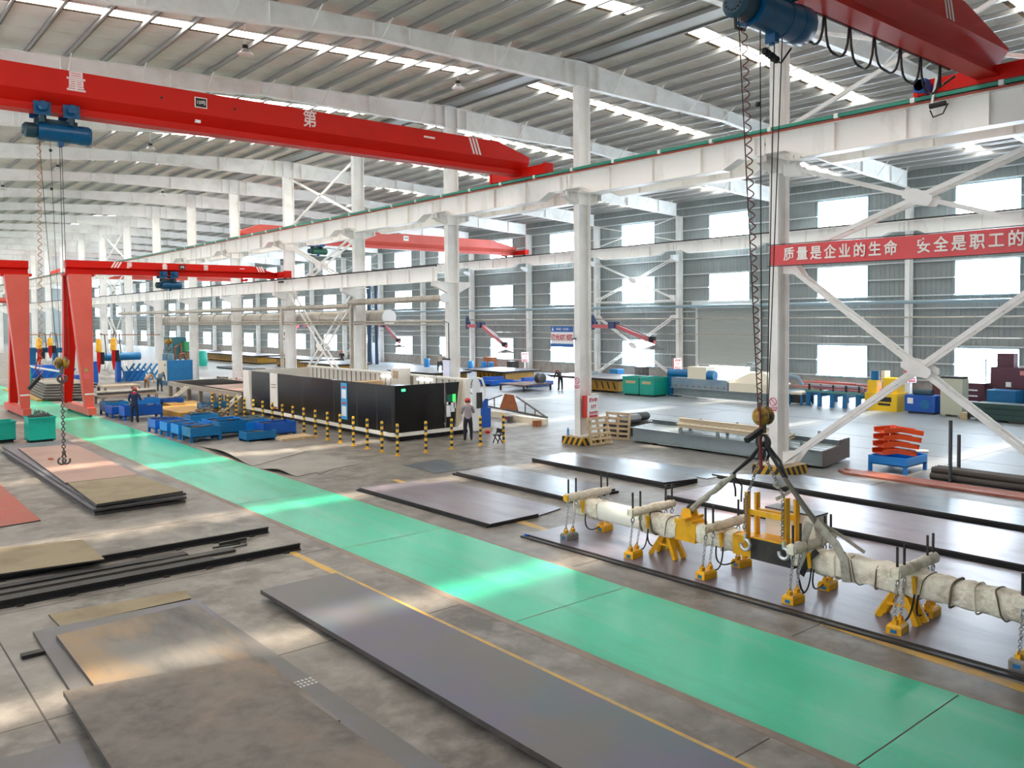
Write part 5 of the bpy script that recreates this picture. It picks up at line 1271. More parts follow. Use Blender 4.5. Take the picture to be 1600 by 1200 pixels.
for i, (x, z, r_) in enumerate(((28.15, 5.9, .11), (28.15, 4.95, .05), (28.15, 3.75, .03))): tag(MB().cyl((x, -18, z), (x, 200, z), r_, 8).obj('wall_pipe', mat('grey_blue_pipe', '#8fa3ab', .4) if i == 0 else DUCTM), '%s pipe running along the window wall' % ('thick upper', 'thin middle', 'thinnest lower')[i], 'pipe', 'window wall pipes')
# ------------------------------------------------------------------ signs, banner, fire boxes
bn = thing('banner', 'red slogan banner with white characters stretched from the white column', 'banner', (-.36, 0, 0))
pl_ = MB(); n_ = 40; 
for i in range(n_+1):
    y = .1 - 11.0*i/n_; sg = -.04*math.sin(math.pi*min(i/n_, 1))
    for z in (6.72, 7.36):
        for x in (0, .01): pl_.v.append((x-.012*math.sin(i*.9), y, z+sg))
for i in range(n_):
    a = i*4; b_ = a+4
    pl_.f += [(a, a+2, b_+2, b_), (a+1, b_+1, b_+3, a+3), (a, b_, b_+1, a+1), (a+2, a+3, b_+3, b_+2)]
pl_.obj('banner_cloth', mat('red_banner_cloth', '#d9383c', .35, spec=.6), bn, smooth=True)
for i, chx in enumerate('质量是企业的生命 安全是职工的'):
    if chx != ' ': text('character', chx, .44, LETTERW, (-.025, -.58-.463*i, 7.02-.03*math.sin(i/15*3.0)), FACE_W, bn, .003, .9, bold=.009)
b = MB()
for z in (6.7, 7.38): b.tube([(0, .2, z), (0, -5, z-.035), (0, -11, z)], .012, 5)
b.obj('banner_cord', BLACK, bn)
sg = thing('hanging_sign', 'blue and white sign with red characters hanging on the column with the fire box', 'sign', (-.37, 9.1, 3.92))
MB().box(-.02, .05, 0, .01, 1.38, .83).obj('sign_board', SIGNW, sg)
MB().box(-.03, .05, .60, -.02, 1.38, .83).box(-.03, .05, 0, -.02, 1.38, .12).obj('blue_band', SIGNB, sg)
text('sign_text', '激光切割区', .27, LETTERR, (-.034, .715, .36), FACE_W, sg, .003, .95, bold=.006)
text('small_text', '质量第一 安全第一', .1, SIGNW, (-.034, .65, .71), FACE_W, sg, .002)
MB().plate([(-.034, 1.2, .65), (-.034, 1.32, .65), (-.034, 1.26, .79)], (1, 0, 0), .004).obj('triangle_mark', SIGNW, sg)
MB().box(-.05, -.1, .3, 0, .1, .36).obj('sign_bracket', STEEL, sg)
PINK = mat('pink_print', '#d2577a', .6); REDP = mat('red_print', '#cf3149', .6)
for k, x, z, lab in ((0, -.345, 2.15, 'pink round prohibition notice on the column behind the magnets'), (1, -.345, 2.35, 'pink round prohibition notice on the column with the fire box')):
    o = thing('round_notice', lab, 'notice', (x, 9*k, z), 'pink column notices')
    MB().torus((0, .0, .2), .12, .014, (1, 0, 0), 22, 5).bar((0, -.07, .12), (0, .07, .28), .02).obj('notice_ring', PINK, o)
    text('notice_text', '禁止吸烟', .075, PINK, (-.004, 0, -.01), FACE_W, o, .002, bold=.003); MB().box(-.004, -.13, -.1, 0, .13, -.06).obj('notice_bar', PINK, o)
def firebox(lab, loc, rzz=0., post=False):
    o = thing('fire_box', lab, 'fire box', loc, 'fire boxes', rz=rzz)
    MB().box(0, 0, 0, .62, .28, .9).obj('cabinet', mat('fire_red', '#cf3a35', .45), o)
    f = MB().box(.0, -.03, -.02, .62, 0, .92).obj('door', SIGNW, o)
    text('fire_text', '消火栓', .16, REDP, (.31, -.034, .72), FACE_S, f, .003, bold=.006); text('fire_text', '119', .2, REDP, (.31, -.034, .45), FACE_S, f, .003, bold=.006); text('fire_text', '灭火器箱', .12, REDP, (.31, -.034, .2), FACE_S, f, .003, bold=.006)
    MB().box(.08, -.036, .03, .54, -.031, .12).obj('red_strip', REDP, f)
    if post: MB().box(.25, .05, -loc[2]+.0, .37, .2, 0).obj('stand', WHITE, o)
    return o
firebox('red and white fire box on the column above the leaning pallet', (-.2, 8.56, 1.05))
firebox('small fire box on a stand by the window wall beside the roller door', (26.9, 26.2, 1.0), -.5, True)
firebox('small fire box on a stand by the window wall left of the hanging sign', (26.9, 44.2, 1.0), -.5, True)
firebox('small fire box by the window wall behind the white bracing and beige cabinet', (26.9, 8.3, 1.0), -.5, True)
firebox('fire box on the column behind the far end of the enclosure', (-.2, 44.56, 0), 0., False)
o = thing('document_board', 'pale document board on the column behind the enclosure', 'board', (-.42, 17.7, 1.6)); MB().box(-.02, -.02, 0, .02, .52, 1.5).obj('board_face', mat('pale_lilac_board', '#d6d6ea', .4), o); MB().box(-.03, -.04, 1.5, .03, .54, 1.58).obj('board_top', DKSTEEL, o)
# jib arms on the window wall
def jib(lab, y, ang, L=9.0, dr=1.2):
    o = thing('jib_arm', lab, 'jib', (27.9, y, 4.35), 'red jib arms', rz=ang)
    JR = mat('faded_red_jib', '#c25a5e', .45)
    MB().bar((0, 0, 0), (-L*.38, 0, -.02), .22, .3).obj('inner_arm', JR, o); MB().bar((-L*.38, 0, .1), (-L, 0, -dr), .2, .26).obj('outer_arm', JR, o)
    MB().box(-L*.42, -.3, -.18, -L*.33, .3, .38).cyl((-.1, 0, -.3), (-.1, 0, .8), .18).tube([(-.1,0,.9),(-.4,0,.5),(-.8,0,.25)], .12, 8).obj('swivel', mat('navy_swivel', '#233a5e', .5), o)
    MB().tube([(-L*.4, 0, .3), (-L*.7, 0, .3-dr*.5), (-L*.97, 0, .25-dr)], .05, 6).obj('hose', STEEL, o)
    MB().cyl((-L*.96, 0, .0-dr), (-L*.96, 0, .45-dr), .3, 12).obj('fan_motor', BLACK, o, smooth=True)
    MB().lathe([(.05,-.2),(.9,-.5),(.85,-.53),(.05,-.25)], (-L*.98, 0, -dr), 16).obj('hood', STEEL, o, smooth=True)
jib('red wall jib with grey hood beside the window with white bracing', 36.0, 1.3, 9.6)
jib('red wall jib arm in the bay beyond the hanging sign', 54.0, 1.28, 10.4, 1.9)
jib('red wall jib arm behind the silver pipes', 72.0, 1.28, 10.0, 1.8)
jib('red wall jib arm deep in the window bay', 90.0, .8)
# ------------------------------------------------------------------ fabricated beams beside the plinth
IB = mat('primed_beam_grey', '#8b979a', .42, var='#7d8a8e', scale=1., amount=.4)
for i in range(6):
    x = 1.78 + .42*i; y1 = 7.9 + .1*i; y0 = -.62 + .08*i
    o = thing('fabricated_beam', 'primed grey I-beam lying on the floor, %s from the striped plinth' % ORD[i], 'beam', (x, y0, .08), 'primed I-beams')
    L_ = y1-y0
    MB().ibeam((0, 0, .26 if i < 4 else .34), (0, L_, .26 if i < 4 else .34), .36, .52 if i < 4 else .68, .024).obj('beam_section', IB, o)
    MB().box(-.19, -.03, 0, .19, 0, .54 if i < 4 else .7).obj('end_plate', mat('brown_end_plate', '#6f625b', .6), o)
    for j in range(4):
        c_ = MB().box(-.12, .8+j*1.75+.2*(i % 2), .52 if i < 4 else .68, .0, .82+j*1.75+.2*(i % 2), .70 if i < 4 else .86); c_.box(-.12, .8+j*1.75+.2*(i % 2)-.1, .52 if i < 4 else .68, -.1, .82+j*1.75+.2*(i % 2), .70 if i < 4 else .86); c_.obj('cleat', IB, o)
    tag(MB().box(x-.15, y0+1.0, 0, x+.15, y0+1.12, .08).obj('timber_bearer', DKSTEEL), 'dark bearer under the primed I-beam, %s from the striped plinth' % ORD[i], 'bearer', 'I-beam bearers'); tag(MB().box(x-.15, y1-1.2, 0, x+.15, y1-1.08, .08).obj('timber_bearer', DKSTEEL), 'dark bearer at the far end of the primed I-beam, %s from the striped plinth' % ORD[i], 'bearer', 'I-beam bearers')
LB2 = mat('cream_primed_beam', '#cdbfa6', .55)
for i in range(4):
    x, z = 1.9 + .3*i, .87 if i < 3 else 1.02
    if i == 3: x = 2.4
    o = MB().ibeam((0, 0, 0), (0, 4.9, 0), .2, .14, .02).obj('cream_section', LB2, None, (x, .8+.1*i, z)); tag(o, 'cream steel section resting on the I-beams, %s' % ('one nearest the plates', 'second one', 'third one', 'topmost one')[i], 'section', 'cream sections')
o = thing('duct_roll', 'black rolled sheet lying on the pile behind the leaning pallet', 'roll', (3.75, 9.5, .5)); MB().lathe([(.15,-.8),(.2,-.7),(.19,.7),(.14,.8)], (0,0,.2), 16, 'x').obj('rolled_sheet', BLACK, o, smooth=True)
tag(MB().box(2.3, 8.95, .0, 4.5, 10.1, .5).obj('sheet_pile', DKSTEEL), 'pile of dark and pale sheet offcuts behind the leaning pallet', 'pile')
tag(MB().lathe([(.2,-.6),(.2,.6)], (0,0,0), 14, 'x').obj('grey_pipe_offcut', STEEL, None, (2.9, 9.15, .7)), 'grey pipe offcut on the sheet pile', 'pipe')
def pallet(lab, loc, rot, group='leaning pallets'):
    o = thing('wooden_pallet', lab, 'pallet', loc, group); o.rotation_euler = rot
    for i in range(6): MB().box(-.55, .02, .02+i*.205, .55, .04, .12+i*.205).obj('board', WOOD, o)
    for x in (-.5, 0, .5): MB().box(x-.04, .04, 0, x+.04, .13, 1.15).obj('bearer', WOOD, o)
pallet('wooden pallet leaning on the striped plinth below the fire box', (.15, 8.05, 0), (-.28, 0, -.1))
pallet('wooden pallet standing against the ends of the I-beams', (1.55, 8.6, 0), (-.08, 0, -1.25))
tag(MB().lathe([(.05,0),(.05,.26),(.02,.3),(.02,.34)], (0,0,0), 12).obj('water_bottle', mat('blue_bottle', '#79a6d8', .2), None, (-.52, 9.35, .304)), 'blue water bottle standing on the striped plinth', 'bottle')
# rusty truss piece, bucket and timber
tr_ = thing('truss_girder', 'low rusty truss with brown centre plate on cream timbers beyond the bollards', 'truss', (4.3, 21.5, 0))
A, B_ = Vector((4.2, 21.6, .35)), Vector((3.1, 14.6, .3)); M_ = (A+B_)/2 + Vector((0, 0, .75))
b = MB().bar(A, B_, .1).bar(A, M_+Vector((0, .6, 0)), .05).bar(M_+Vector((0, -.6, 0)), B_, .07)
for t in (.15, .28, .72, .85):
    p = A+(B_-A)*t; b.bar(p, p+Vector((0, 0, .75*(1-abs(2*t-1))*1.15)), .04)
b.obj('truss_bars', STEEL, tr_, world=True)
MB().plate([(3.72, 19.0, .32), (3.6, 17.3, .32), (3.66, 17.75, 1.15), (3.72, 18.55, 1.15)], (1, 0, 0), .03).obj('centre_plate', RUST, tr_, world=True)
tag(MB().tube([(3.7, 23.5, .2), (3.9, 22.6, 1.3), (3.4, 20.6, .9), (3.1, 19.4, .1)], .04, 6).obj('bent_bar', STEEL), 'bent grey bar arching over the truss end', 'bar')
for i, (x, a0, a1) in enumerate(((2.9, 21.5, 17.6), (2.5, 16.9, 14.2))):
    tag(MB().box(x, a1, 0, x+.3, a0, .3).obj('cream_timber', CREAM), 'cream box section on the floor under the rusty truss, %s one' % ('far', 'near')[i], 'section', 'cream sections under the truss')
o = thing('paint_bucket', 'white and red paint bucket in front of the rusty truss', 'bucket', (2.35, 16.7, 0)); MB().lathe([(.16,0),(.2,.4),(.2,.42),(.18,.42),(.15,.05)], (0,0,0), 16).obj('bucket_body', SIGNW, o, smooth=True); MB().lathe([(.172,.1),(.188,.26)], (-.006,-.006,0), 16).obj('red_label', LETTERR, o)
tag(MB().lathe([(.15,0),(.16,.3),(.05,.32)], (0,0,0), 14).obj('grey_tin', STEEL, None, (2.1, 16.2, 0)), 'grey tin beside the white and red bucket', 'tin')
tag(MB().box(1.9, 14.0, 0, 2.2, 14.3, .28).obj('brown_block', RUST), 'brown timber block at the end of the cream box section', 'block')
# blue table with orange brackets, red bars, dark pipes
bt = bin_on_legs('blue tray table carrying orange brackets beyond the magnets', 2.55, -2.95, 1.5, 1.25, .28, .24, BR, 'tray tables', None, name='tray_table')
for i in range(4):
    o = MB(); z = .56+.23*i
    pr_ = [(-.3,0),(.3,0),(.3,.16),(.27,.16),(.27,.03),(-.27,.03),(-.27,.16),(-.3,.16)]
    A_, B_2, C_2 = (2.7+.03*i, -1.95, z), (3.15+.05*i, -2.2-.02*i, z+.03), (3.75+.05*i, -2.55-.06*i, z-.1)
    o.prof(pr_, A_, B_2); o.prof(pr_, B_2, C_2); o.c(3.1+.05*i, -2.2, z+.12, .1, .1, .22)
    c_ = o.obj('orange_bracket', ORANGE, None, (3.1, -2.3, z), world=True); tag(c_, 'orange steel bracket piled on the blue tray table, %s from the bottom' % ORD[i], 'bracket', 'orange brackets')
for i in range(2): tag(MB().cyl((3.4, -2.2-.12*i, .62), (4.3, -2.75-.1*i, .56), .06, 10).obj('white_tube', SIGNW), 'white tube lying beside the orange brackets, %s one' % ('far', 'near')[i], 'tube', 'white tubes')
REDB = mat('red_oxide_bar', '#a8604f', .55, var='#bb7766', scale=2.)
for i in range(6):
    tag(MB().box(-.05, 0, 0, .05, 9.5, .07).obj('red_oxide_bar', REDB, None, (1.35+.13*i, -11.0+.15*(i % 3), .0)), 'red oxide bar on the floor before the dark pipes, %s from the plates' % ORD[i], 'bar', 'red oxide bars')
for i in range(7):
    x, z = (2.6+.2*i, .1) if i < 4 else (2.7+.2*(i-4), .27)
    o = MB().lathe([(.08,0),(.1,0),(.1,7.5),(.08,7.5)], (0,0,0), 14, 'y').obj('dark_pipe', mat('dark_scaled_pipe', '#504943', .55, metal=.2) if i == 0 else bpy.data.materials['dark_scaled_pipe'], None, (x, -11.2, z), smooth=True); tag(o, 'dark steel pipe in the strapped bundle, %s' % ('first of the lower row', 'second of the lower row', 'third of the lower row', 'fourth of the lower row', 'first of the upper row', 'second of the upper row', 'third of the upper row')[i], 'pipe', 'bundled dark pipes')
for lab, p, h in (('dark upright stake at the pipe bundle, taller one', (2.42, -4.35), 1.9), ('dark upright stake at the pipe bundle, shorter one', (3.4, -4.2), 1.35)):
    tag(MB().cyl((0, 0, 0), (0, 0, h), .055, 10).obj('stake', mat('stake_grey', '#4e5157', .5), None, (p[0], p[1], 0)), lab, 'stake', 'pipe stakes')
# ------------------------------------------------------------------ machines along the window wall
lm_ = thing('rolling_machine', 'long blue-grey machine with cream drive box in front of the roller door', 'machine', (18.4, 11.6, 0))
GB = mat('grey_blue_machine', '#8298a6', .45, var='#7189a0', scale=1.)
MB().ibeam((.2, 0, .34), (.2, 8.0, .34), .5, .52, .05).obj('base_beam', IB, lm_); MB().box(0, 3.6, .6, .8, 7.9, 1.2).obj('roller_bank', GB, lm_); MB().box(.0, .3, .6, .8, 3.5, 1.1).obj('cream_guard', CREAM, lm_)
MB().add([(0,.3,1.1),(1.6,.3,1.1),(1.6,3.6,1.1),(0,3.6,1.1),(.3,1.2,1.75),(1.5,1.2,1.75),(1.5,2.2,1.75),(.3,2.2,1.75)], [(0,1,5,4),(1,2,6,5),(2,3,7,6),(3,0,4,7),(4,5,6,7)]).obj('cream_cover', CREAM, lm_)
MB().box(.0, 5.2, 1.2, 1.0, 6.6, 1.95).obj('drive_box', CREAM, lm_); MB().cyl((.2, 6.6, 1.5), (.2, 8.2, 1.5), .25, 14).obj('motor', BLUED, lm_, smooth=True); MB().cyl((.3, 4.7, 1.45), (.3, 5.2, 1.45), .3, 14).obj('motor', BLUED, lm_, smooth=True)
MB().box(.05, 7.9, .0, .6, 8.3, 1.5).obj('end_stand', BLUED, lm_); 
b = MB()
for i in range(9): b.box(-.02, 3.8+.46*i, .68, 0, 3.9+.46*i, .78)
b.obj('bolt_plate', RUST, lm_); MB().bar((.4, 3.6, 1.2), (1.2, 2.9, 2.2), .06).box(1.1, 2.6, 2.15, 1.5, 3.0, 2.3).obj('swing_arm', IB, lm_)
for y in (.6, 7.4): MB().box(0, y, 0, .45, y+.3, .08).obj('foot', DKSTEEL, lm_)
MB().tube([(.2,-.1,1.2),(.1,-.5,1.7),(.2,-1.0,1.6),(.3,-1.2,1.2)], .14, 8).obj('curved_chute', GB, lm_, smooth=True)
pr = thing('roller_table', 'blue and green trestle roller table carrying reddish tubes by the windows', 'table', (19.3, 7.3, 0))
GRN2 = mat('faded_green_frame', '#5f9488', .5)
MB().box(0, 0, .78, .12, 3.3, .9).obj('table_rail', GRN2, pr); MB().box(3.0, 0, .78, 3.12, 3.3, .9).obj('table_rail', GRN2, pr)
for y in (.05, .8, 1.55, 2.3, 3.0):
    for x in (0, 3.0): MB().box(x, y, 0, x+.14, y+.22, .8).obj('leg', BLUED, pr)
    MB().box(.1, y+.05, .55, 3.0, y+.17, .75).obj('cross_rail', BLUED, pr); MB().box(.04, y, .9, .1, y+.1, 1.25).obj('stop_post', BLACK, pr)
TUB = [mat('reddish_tube', '#b0696a', .4), mat('purple_tube', '#8b7384', .4), mat('grey_tube', '#9aa0a8', .4), mat('coral_tube', '#d2776a', .4)]
r = random.Random(31)
for i in range(22):
    x = 19.6+.125*i; z = .96 + (.11 if i % 3 == 1 else 0) + (.2 if i % 5 == 2 else 0)
    y0 = 7.25+r.uniform(0, .9); y1 = y0+r.uniform(2.6, 3.6)
    tag(MB().cyl((0, 0, 0), (r.uniform(-.9, .5), y1-y0, r.uniform(0, .12)), .055, 8).obj('steel_tube', TUB[i % 4], None, (x, y0, z)), 'painted tube on the trestle roller table, %s from the aisle side' % ORD[i], 'tube', 'tubes on the roller table')
o = thing('side_bench', 'small dark bench with blue end beside the trestle roller table', 'bench', (19.2, 10.72, 0)); MB().box(0, 0, .6, 1.3, .85, .7).obj('bench_top', CREAM, o); MB().box(.1, .1, .1, 1.2, .75, .55).obj('tank', DKSTEEL, o)
for x in (0, 1.2):
    for y in (0, .75): MB().box(x, y, 0, x+.1, y+.1, .6).obj('leg', BLUED, o)
ym = thing('punching_machine', 'bright yellow machine behind the white bracing, beside the blue machine', 'machine', (19.6, 5.45, 0))
YM = mat('machine_yellow', '#f0c419', .4)
MB().box(0, 0, 0, 1.3, 1.75, .95).obj('machine_base', YM, ym); MB().box(.3, .1, .95, 1.1, .9, 1.75).obj('machine_head', YM, ym); MB().box(.2, 1.2, .95, .8, 1.7, 1.6).obj('side_column', YM, ym)
MB().box(-.02, .3, .5, .0, 1.1, .75).box(-.02, .35, .3, 0, 1.0, .42).obj('black_grille', BLACK, ym); MB().cyl((.5, 1.45, 1.6), (.5, 1.45, 2.1), .22, 14).obj('blue_motor', BLUED, ym, smooth=True)
MB().box(.5, .9, 1.5, 1.1, 1.1, 2.1).obj('cream_panel', CREAM, ym); MB().box(.0, .4, .95, .25, .9, 1.15).obj('dark_die', DKSTEEL, ym)
o = thing('hydraulic_unit', 'blue hydraulic unit between the yellow machine and the beige cabinet', 'machine', (19.7, 3.55, 0)); MB().box(0, 0, .1, 1.0, 1.55, .95).obj('tank', BLUE, o); MB().cyl((.4, .3, 1.05), (.4, 1.2, 1.05), .2, 12).obj('pump_motor', DKBLUE, o, smooth=True); MB().box(-.015, 1.1, .5, 0, 1.4, .8).obj('data_plate', SIGNW, o); MB().cyl((-.02, .5, .5), (0, .5, .5), .25, 16).obj('round_cover', BLUED, o); MB().box(.1, .1, 0, .9, 1.4, .1).obj('skid', DKSTEEL, o)
o = thing('electrical_cabinet', 'tall beige electrical cabinet beside the blue hydraulic unit', 'cabinet', (19.6, 2.2, 0)); MB().box(0, 0, .1, .75, 1.05, 1.9).obj('cabinet_body', mat('beige_green_cabinet', '#c3c4ae', .45), o); MB().box(.05, .05, 0, .7, .25, .1).box(.05, .8, 0, .7, 1.0, .1).obj('foot', mat('beige_foot', '#c3c4ae', .5), o); MB().box(.02, .02, 1.9, .73, 1.03, 2.0).obj('cabinet_top', DKSTEEL, o)
MAR = mat('maroon_machine', '#5a2c3c', .42)
o = thing('press_machine', 'small maroon machine behind the white bracing', 'machine', (22.5, 2.3, 0)); MB().box(0, 0, 0, 1.2, 2.6, 1.5).obj('machine_body', MAR, o); b = MB()
for i in range(3): b.box(-.02, .3, .5+.3*i, 0, 1.5, .58+.3*i)
b.obj('pale_slot', SIGNW, o)
pb = thing('press_brake', 'large maroon press brake under the last window', 'machine', (23.2, -4.95, 0))
MB().box(0, 0, 1.25, 1.3, 7.2, 2.35).obj('upper_beam', MAR, pb); MB().box(.1, .2, 0, 1.2, 7.0, .9).obj('lower_bed', MAR, pb); MB().box(.3, 6.2, 2.35, .9, 7.0, 3.05).obj('drive_head', MAR, pb); MB().box(.3, .3, .9, .5, 7.0, 1.25).obj('tooling', DKSTEEL, pb)
MB().box(-.02, 4.9, 1.98, 0, 5.8, 2.2).obj('name_panel', mat('pale_red_panel', '#d98a8a', .5), pb)
for i in range(5): MB().box(-.05, .6+1.4*i, 1.35, 0, .85+1.4*i, 1.6).obj('guide_block', SIGNW, pb)
for y in (.3, 6.4): MB().box(.1, y, 0, 1.2, y+.5, 2.0).obj('side_frame', MAR, pb)
dp = mat('dark_green_tube', '#25443f', .45)
for i in range(12):
    row_, c_ = (0, i) if i < 5 else ((1, i-5) if i < 9 else (2, i-9))
    tag(MB().box(-.14, 0, 0, .14, 5.2, .24).obj('square_tube', dp, None, (18.9+.31*c_+.15*row_, -3.95+.15*((i*3) % 4), .1+.25*row_)), 'dark green square tube in the stack before the press brake, %s of the %s row' % (ORD[c_], ('lowest', 'middle', 'top')[row_]), 'tube', 'dark green tubes')
tag(MB().box(18.75, -3.4, 0, 20.35, -.2, .1).obj('tube_rack', DKSTEEL), 'low rack under the dark green tube stack', 'rack')
tag(MB().box(21.3, .4, 0, 22.4, 1.7, 1.3).obj('blue_crate', BLUED), 'blue crate between the dark tubes and the press brake', 'crate')
tag(MB().box(19.0, 1.72, 0, 19.35, 2.05, .32).obj('cardboard_box', WOOD), 'small cardboard box on the floor before the dark tubes', 'box')
bs = MB(); r = random.Random(8)
for i in range(40):
    a = r.uniform(0, 6.28); x, y = r.uniform(0, .6), r.uniform(0, 1.6); bs.bar((x, y, .05), (x+.5*math.cos(a), y+.5*math.sin(a), .05+r.uniform(0, .25)), .05)
tag(bs.obj('bar_scrap', DKSTEEL, None, (20.95, 2.0, 0)), 'low heap of dark bar scrap beside the beige cabinet', 'scrap', None, 'stuff')
tag(MB().bar((20.75, .2, .08), (20.7, 2.0, .5), .12).obj('blue_profile', BLUED), 'slanting blue profile behind the bar scrap', 'profile')
# yellow plate racks down the window bay with plates on them
PR = None
for i, (x, y, L_, lab) in enumerate(((17.4, 23.2, 3.3, 'yellow slotted plate rack behind the teal bins'), (17.2, 34.9, 3.6, 'yellow slotted plate rack behind the man at the grinding bench'), (12.4, 37.4, 5.0, 'yellow slotted plate rack beyond the enclosure end'), (13.2, 54, 6.0, 'yellow slotted plate rack seen between the silver pipes'), (15.6, 64, 9.0, 'yellow slotted plate rack farther down the bay'), (15.6, 78, 16.0, 'long yellow slotted plate rack deep in the bay'), (15.6, 98, 14.0, 'deepest yellow slotted plate rack in the bay'))):
    o = thing('plate_rack', lab, 'rack', (x, y, 0), 'yellow plate racks')
    MB().box(0, 0, .12, 3.0, L_, .82).obj('rack_body', YELB, o); b = MB()
    n_ = int(L_/.55)
    for j in range(n_): b.plate([(-.012, .2+j*.55, .25), (-.012, .32+j*.55, .25), (-.012, .52+j*.55, .72), (-.012, .4+j*.55, .72)], (1, 0, 0), .02)
    b.obj('dark_slot', DKSTEEL, o)
    for yy in (.1, L_-.3): MB().box(.1, yy, 0, 2.9, yy+.2, .12).obj('foot', DKSTEEL, o)
    for j in range(3):
        plate('grey plate, %s on the %s' % (('lowest', 'middle', 'topmost')[j], lab.replace('yellow slotted plate rack', 'yellow rack')), rect(x-.4-.2*j, y-.3-.2*j, x+3.1, y+L_+(3.0 if i == 0 else .8)), .83+.07*j, .88+.07*j, mat('rack_plate_grey', '#83858b', .35, metal=.2, var='#6f7178', scale=1.) if i == 0 and j == 0 else bpy.data.materials['rack_plate_grey'], 'plates on the racks')
for i, (x, y) in enumerate(((16.4, 30.9), (15.0, 33.8))):
    o = thing('blue_weldment', 'blue steel frame lying on the floor of the window bay, %s one' % ('near', 'far')[i], 'frame', (x, y, 0), 'blue frames'); MB().box(0, 0, .1, 2.2, 2.4, .4).box(.2, 1.0, .4, 2.0, 1.4, .65).obj('frame_body', BLUE, o); MB().box(.1, .1, 0, 2.1, .3, .1).obj('skid', BLUED, o)
o = thing('grinding_bench', 'low brown grinding bench with grey reel beside the bending man', 'bench', (13.4, 28.3, 0)); MB().box(0, 0, .42, 2.6, 2.6, .5).obj('bench_top', mat('brown_bench', '#6d5b58', .6), o)
for xx in (0, 2.5):
    for yy in (0, 2.5): MB().box(xx, yy, 0, xx+.1, yy+.1, .42).obj('leg', DKSTEEL, o)
tag(MB().lathe([(.05,-.25),(.35,-.25),(.35,-.2),(.15,-.2),(.15,.2),(.35,.2),(.35,.25),(.05,.25)], (0,0,0), 16, 'y').obj('wire_reel', STEEL, None, (15.3, 28.7, .86), smooth=True), 'grey wire reel standing on the brown grinding bench', 'reel')
o = thing('drill_stand', 'grey-green machine stand beside the bending man and the column', 'machine', (18.3, 26.6, 0)); MB().box(0, 0, 0, .9, 1.2, .95).box(.1, .1, .95, .8, .9, 1.25).obj('stand_body', mat('grey_green', '#7c8a8c', .5), o)
for i in range(5): tag(MB().box(-.3, 0, 0, .3, 5.0, .07).obj('grey_section', STEEL, None, (12.6+.65*i, 33.5+.3*i, .01)), 'flat grey section on the floor beyond the grinding bench, %s from the aisle' % ORD[i], 'section', 'flat grey sections')
for i in range(6): tag(MB().cyl((0,0,0),(0,8,0),.11,8).obj('dark_bar', mat('dark_blue_bar', '#36485a', .5) if i == 0 else bpy.data.materials['dark_blue_bar'], None, (9.4+.23*i, 66, .11)), 'dark blue round bar in the bundle far behind the white bracing, %s from the aisle' % ORD[i], 'bar', 'dark blue bars')
for i, (x, y) in enumerate([(26.0, GX_(u_, 570, 26).y) for u_ in (667, 735, 756, 767)]):
    tag(MB().lathe([(.28,0),(.3,.05),(.3,.85),(.28,.9),(.05,.92)], (0,0,0), 14).obj('blue_drum', mat('drum_blue', '#2f86c9', .4) if i == 0 else bpy.data.materials['drum_blue'], None, (x, y, 0), smooth=True), 'blue drum standing by the window wall, %s' % ('farthest one behind the enclosure', 'one behind the column with the board', 'first of the close pair', 'second of the close pair')[i], 'drum', 'blue drums')
o = thing('dust_collector', 'white dust collector cabinet with dark blue flue by the window wall', 'machine', (24.2, 68.4, 0)); MB().box(0, 0, 0, 1.4, 2.2, 2.4).obj('cabinet_body', mat('pale_grey_cabinet', '#c9ccd0', .45), o); MB().cyl((.4, -.4, 0), (.4, -.4, 9.6), .28, 12).cyl((.9, -1.1, 0), (.9, -1.1, 9.0), .2, 12).obj('flue', mat('navy_flue', '#27405a', .5), o, smooth=True)
for i, (x, y, w_, h_, m_) in enumerate(((26.9, 45.6, .8, 1.0, DKSTEEL), (26.6, 48.5, 1.2, 1.3, RUST), (27.0, 29.5, .8, 1.1, STEEL), (26.8, 32.0, .9, .8, BLUED))):
    tag(MB().box(0, 0, 0, .8, w_, h_).obj('locker_box', m_, None, (x, y, 0)), '%s beside the window wall' % ('dark locker left of the sign', 'brown rusty locker left of the sign', 'grey locker behind the white bracing', 'low blue box behind the white bracing')[i], 'locker')
o = MB().plate([(27.7, 36.9, .95), (27.7, 36.1, .85), (27.7, 36.2, 2.1), (27.7, 36.8, 2.2)], (1, 0, 0), .03).obj('hanging_cloth', mat('tan_cloth', '#bda488', .8)); tag(o, 'tan cloth hung on the window wall bracing', 'cloth')
tag(MB().lathe([(.55,0),(.62,.3),(.62,1.5),(.5,1.7),(.1,1.75)], (0,0,0), 14).obj('teal_tank', TEAL, None, tuple(G(315, 572)), smooth=True), 'upright teal tank seen between two far middle columns', 'tank')
o = thing('skip_container', 'dark teal container with green bin far behind the blue cabinet', 'container', (GY_(270, 560, 84).x, 84, 0)); MB().box(0, 0, 0, 1.6, 3, 3.2).obj('container_body', mat('dark_teal', '#1f5a64', .5), o); MB().box(1.1, -.8, 1.6, 1.75, -.05, 2.7).obj('green_bin', mat('bin_green', '#2f8c55', .5), o)
sc_ = MB(); r = random.Random(77)
for i in range(60):
    x, y = r.uniform(0, 6), r.uniform(0, 5.6); sc_.box(x, y, .02, x+r.uniform(.4, 1.6), y+r.uniform(.3, 1.4), r.uniform(.3, 1.3)*max(.15, 1-abs(x-3)/4))
tag(sc_.obj('offcut_pile', mat('offcut_grey', '#858078', .6, var='#5c5a5e', scale=2.), None, (.6, 46.2, 0)), 'pile of grey sheet offcuts between two middle columns beyond the enclosure', 'scrap', None, 'stuff')
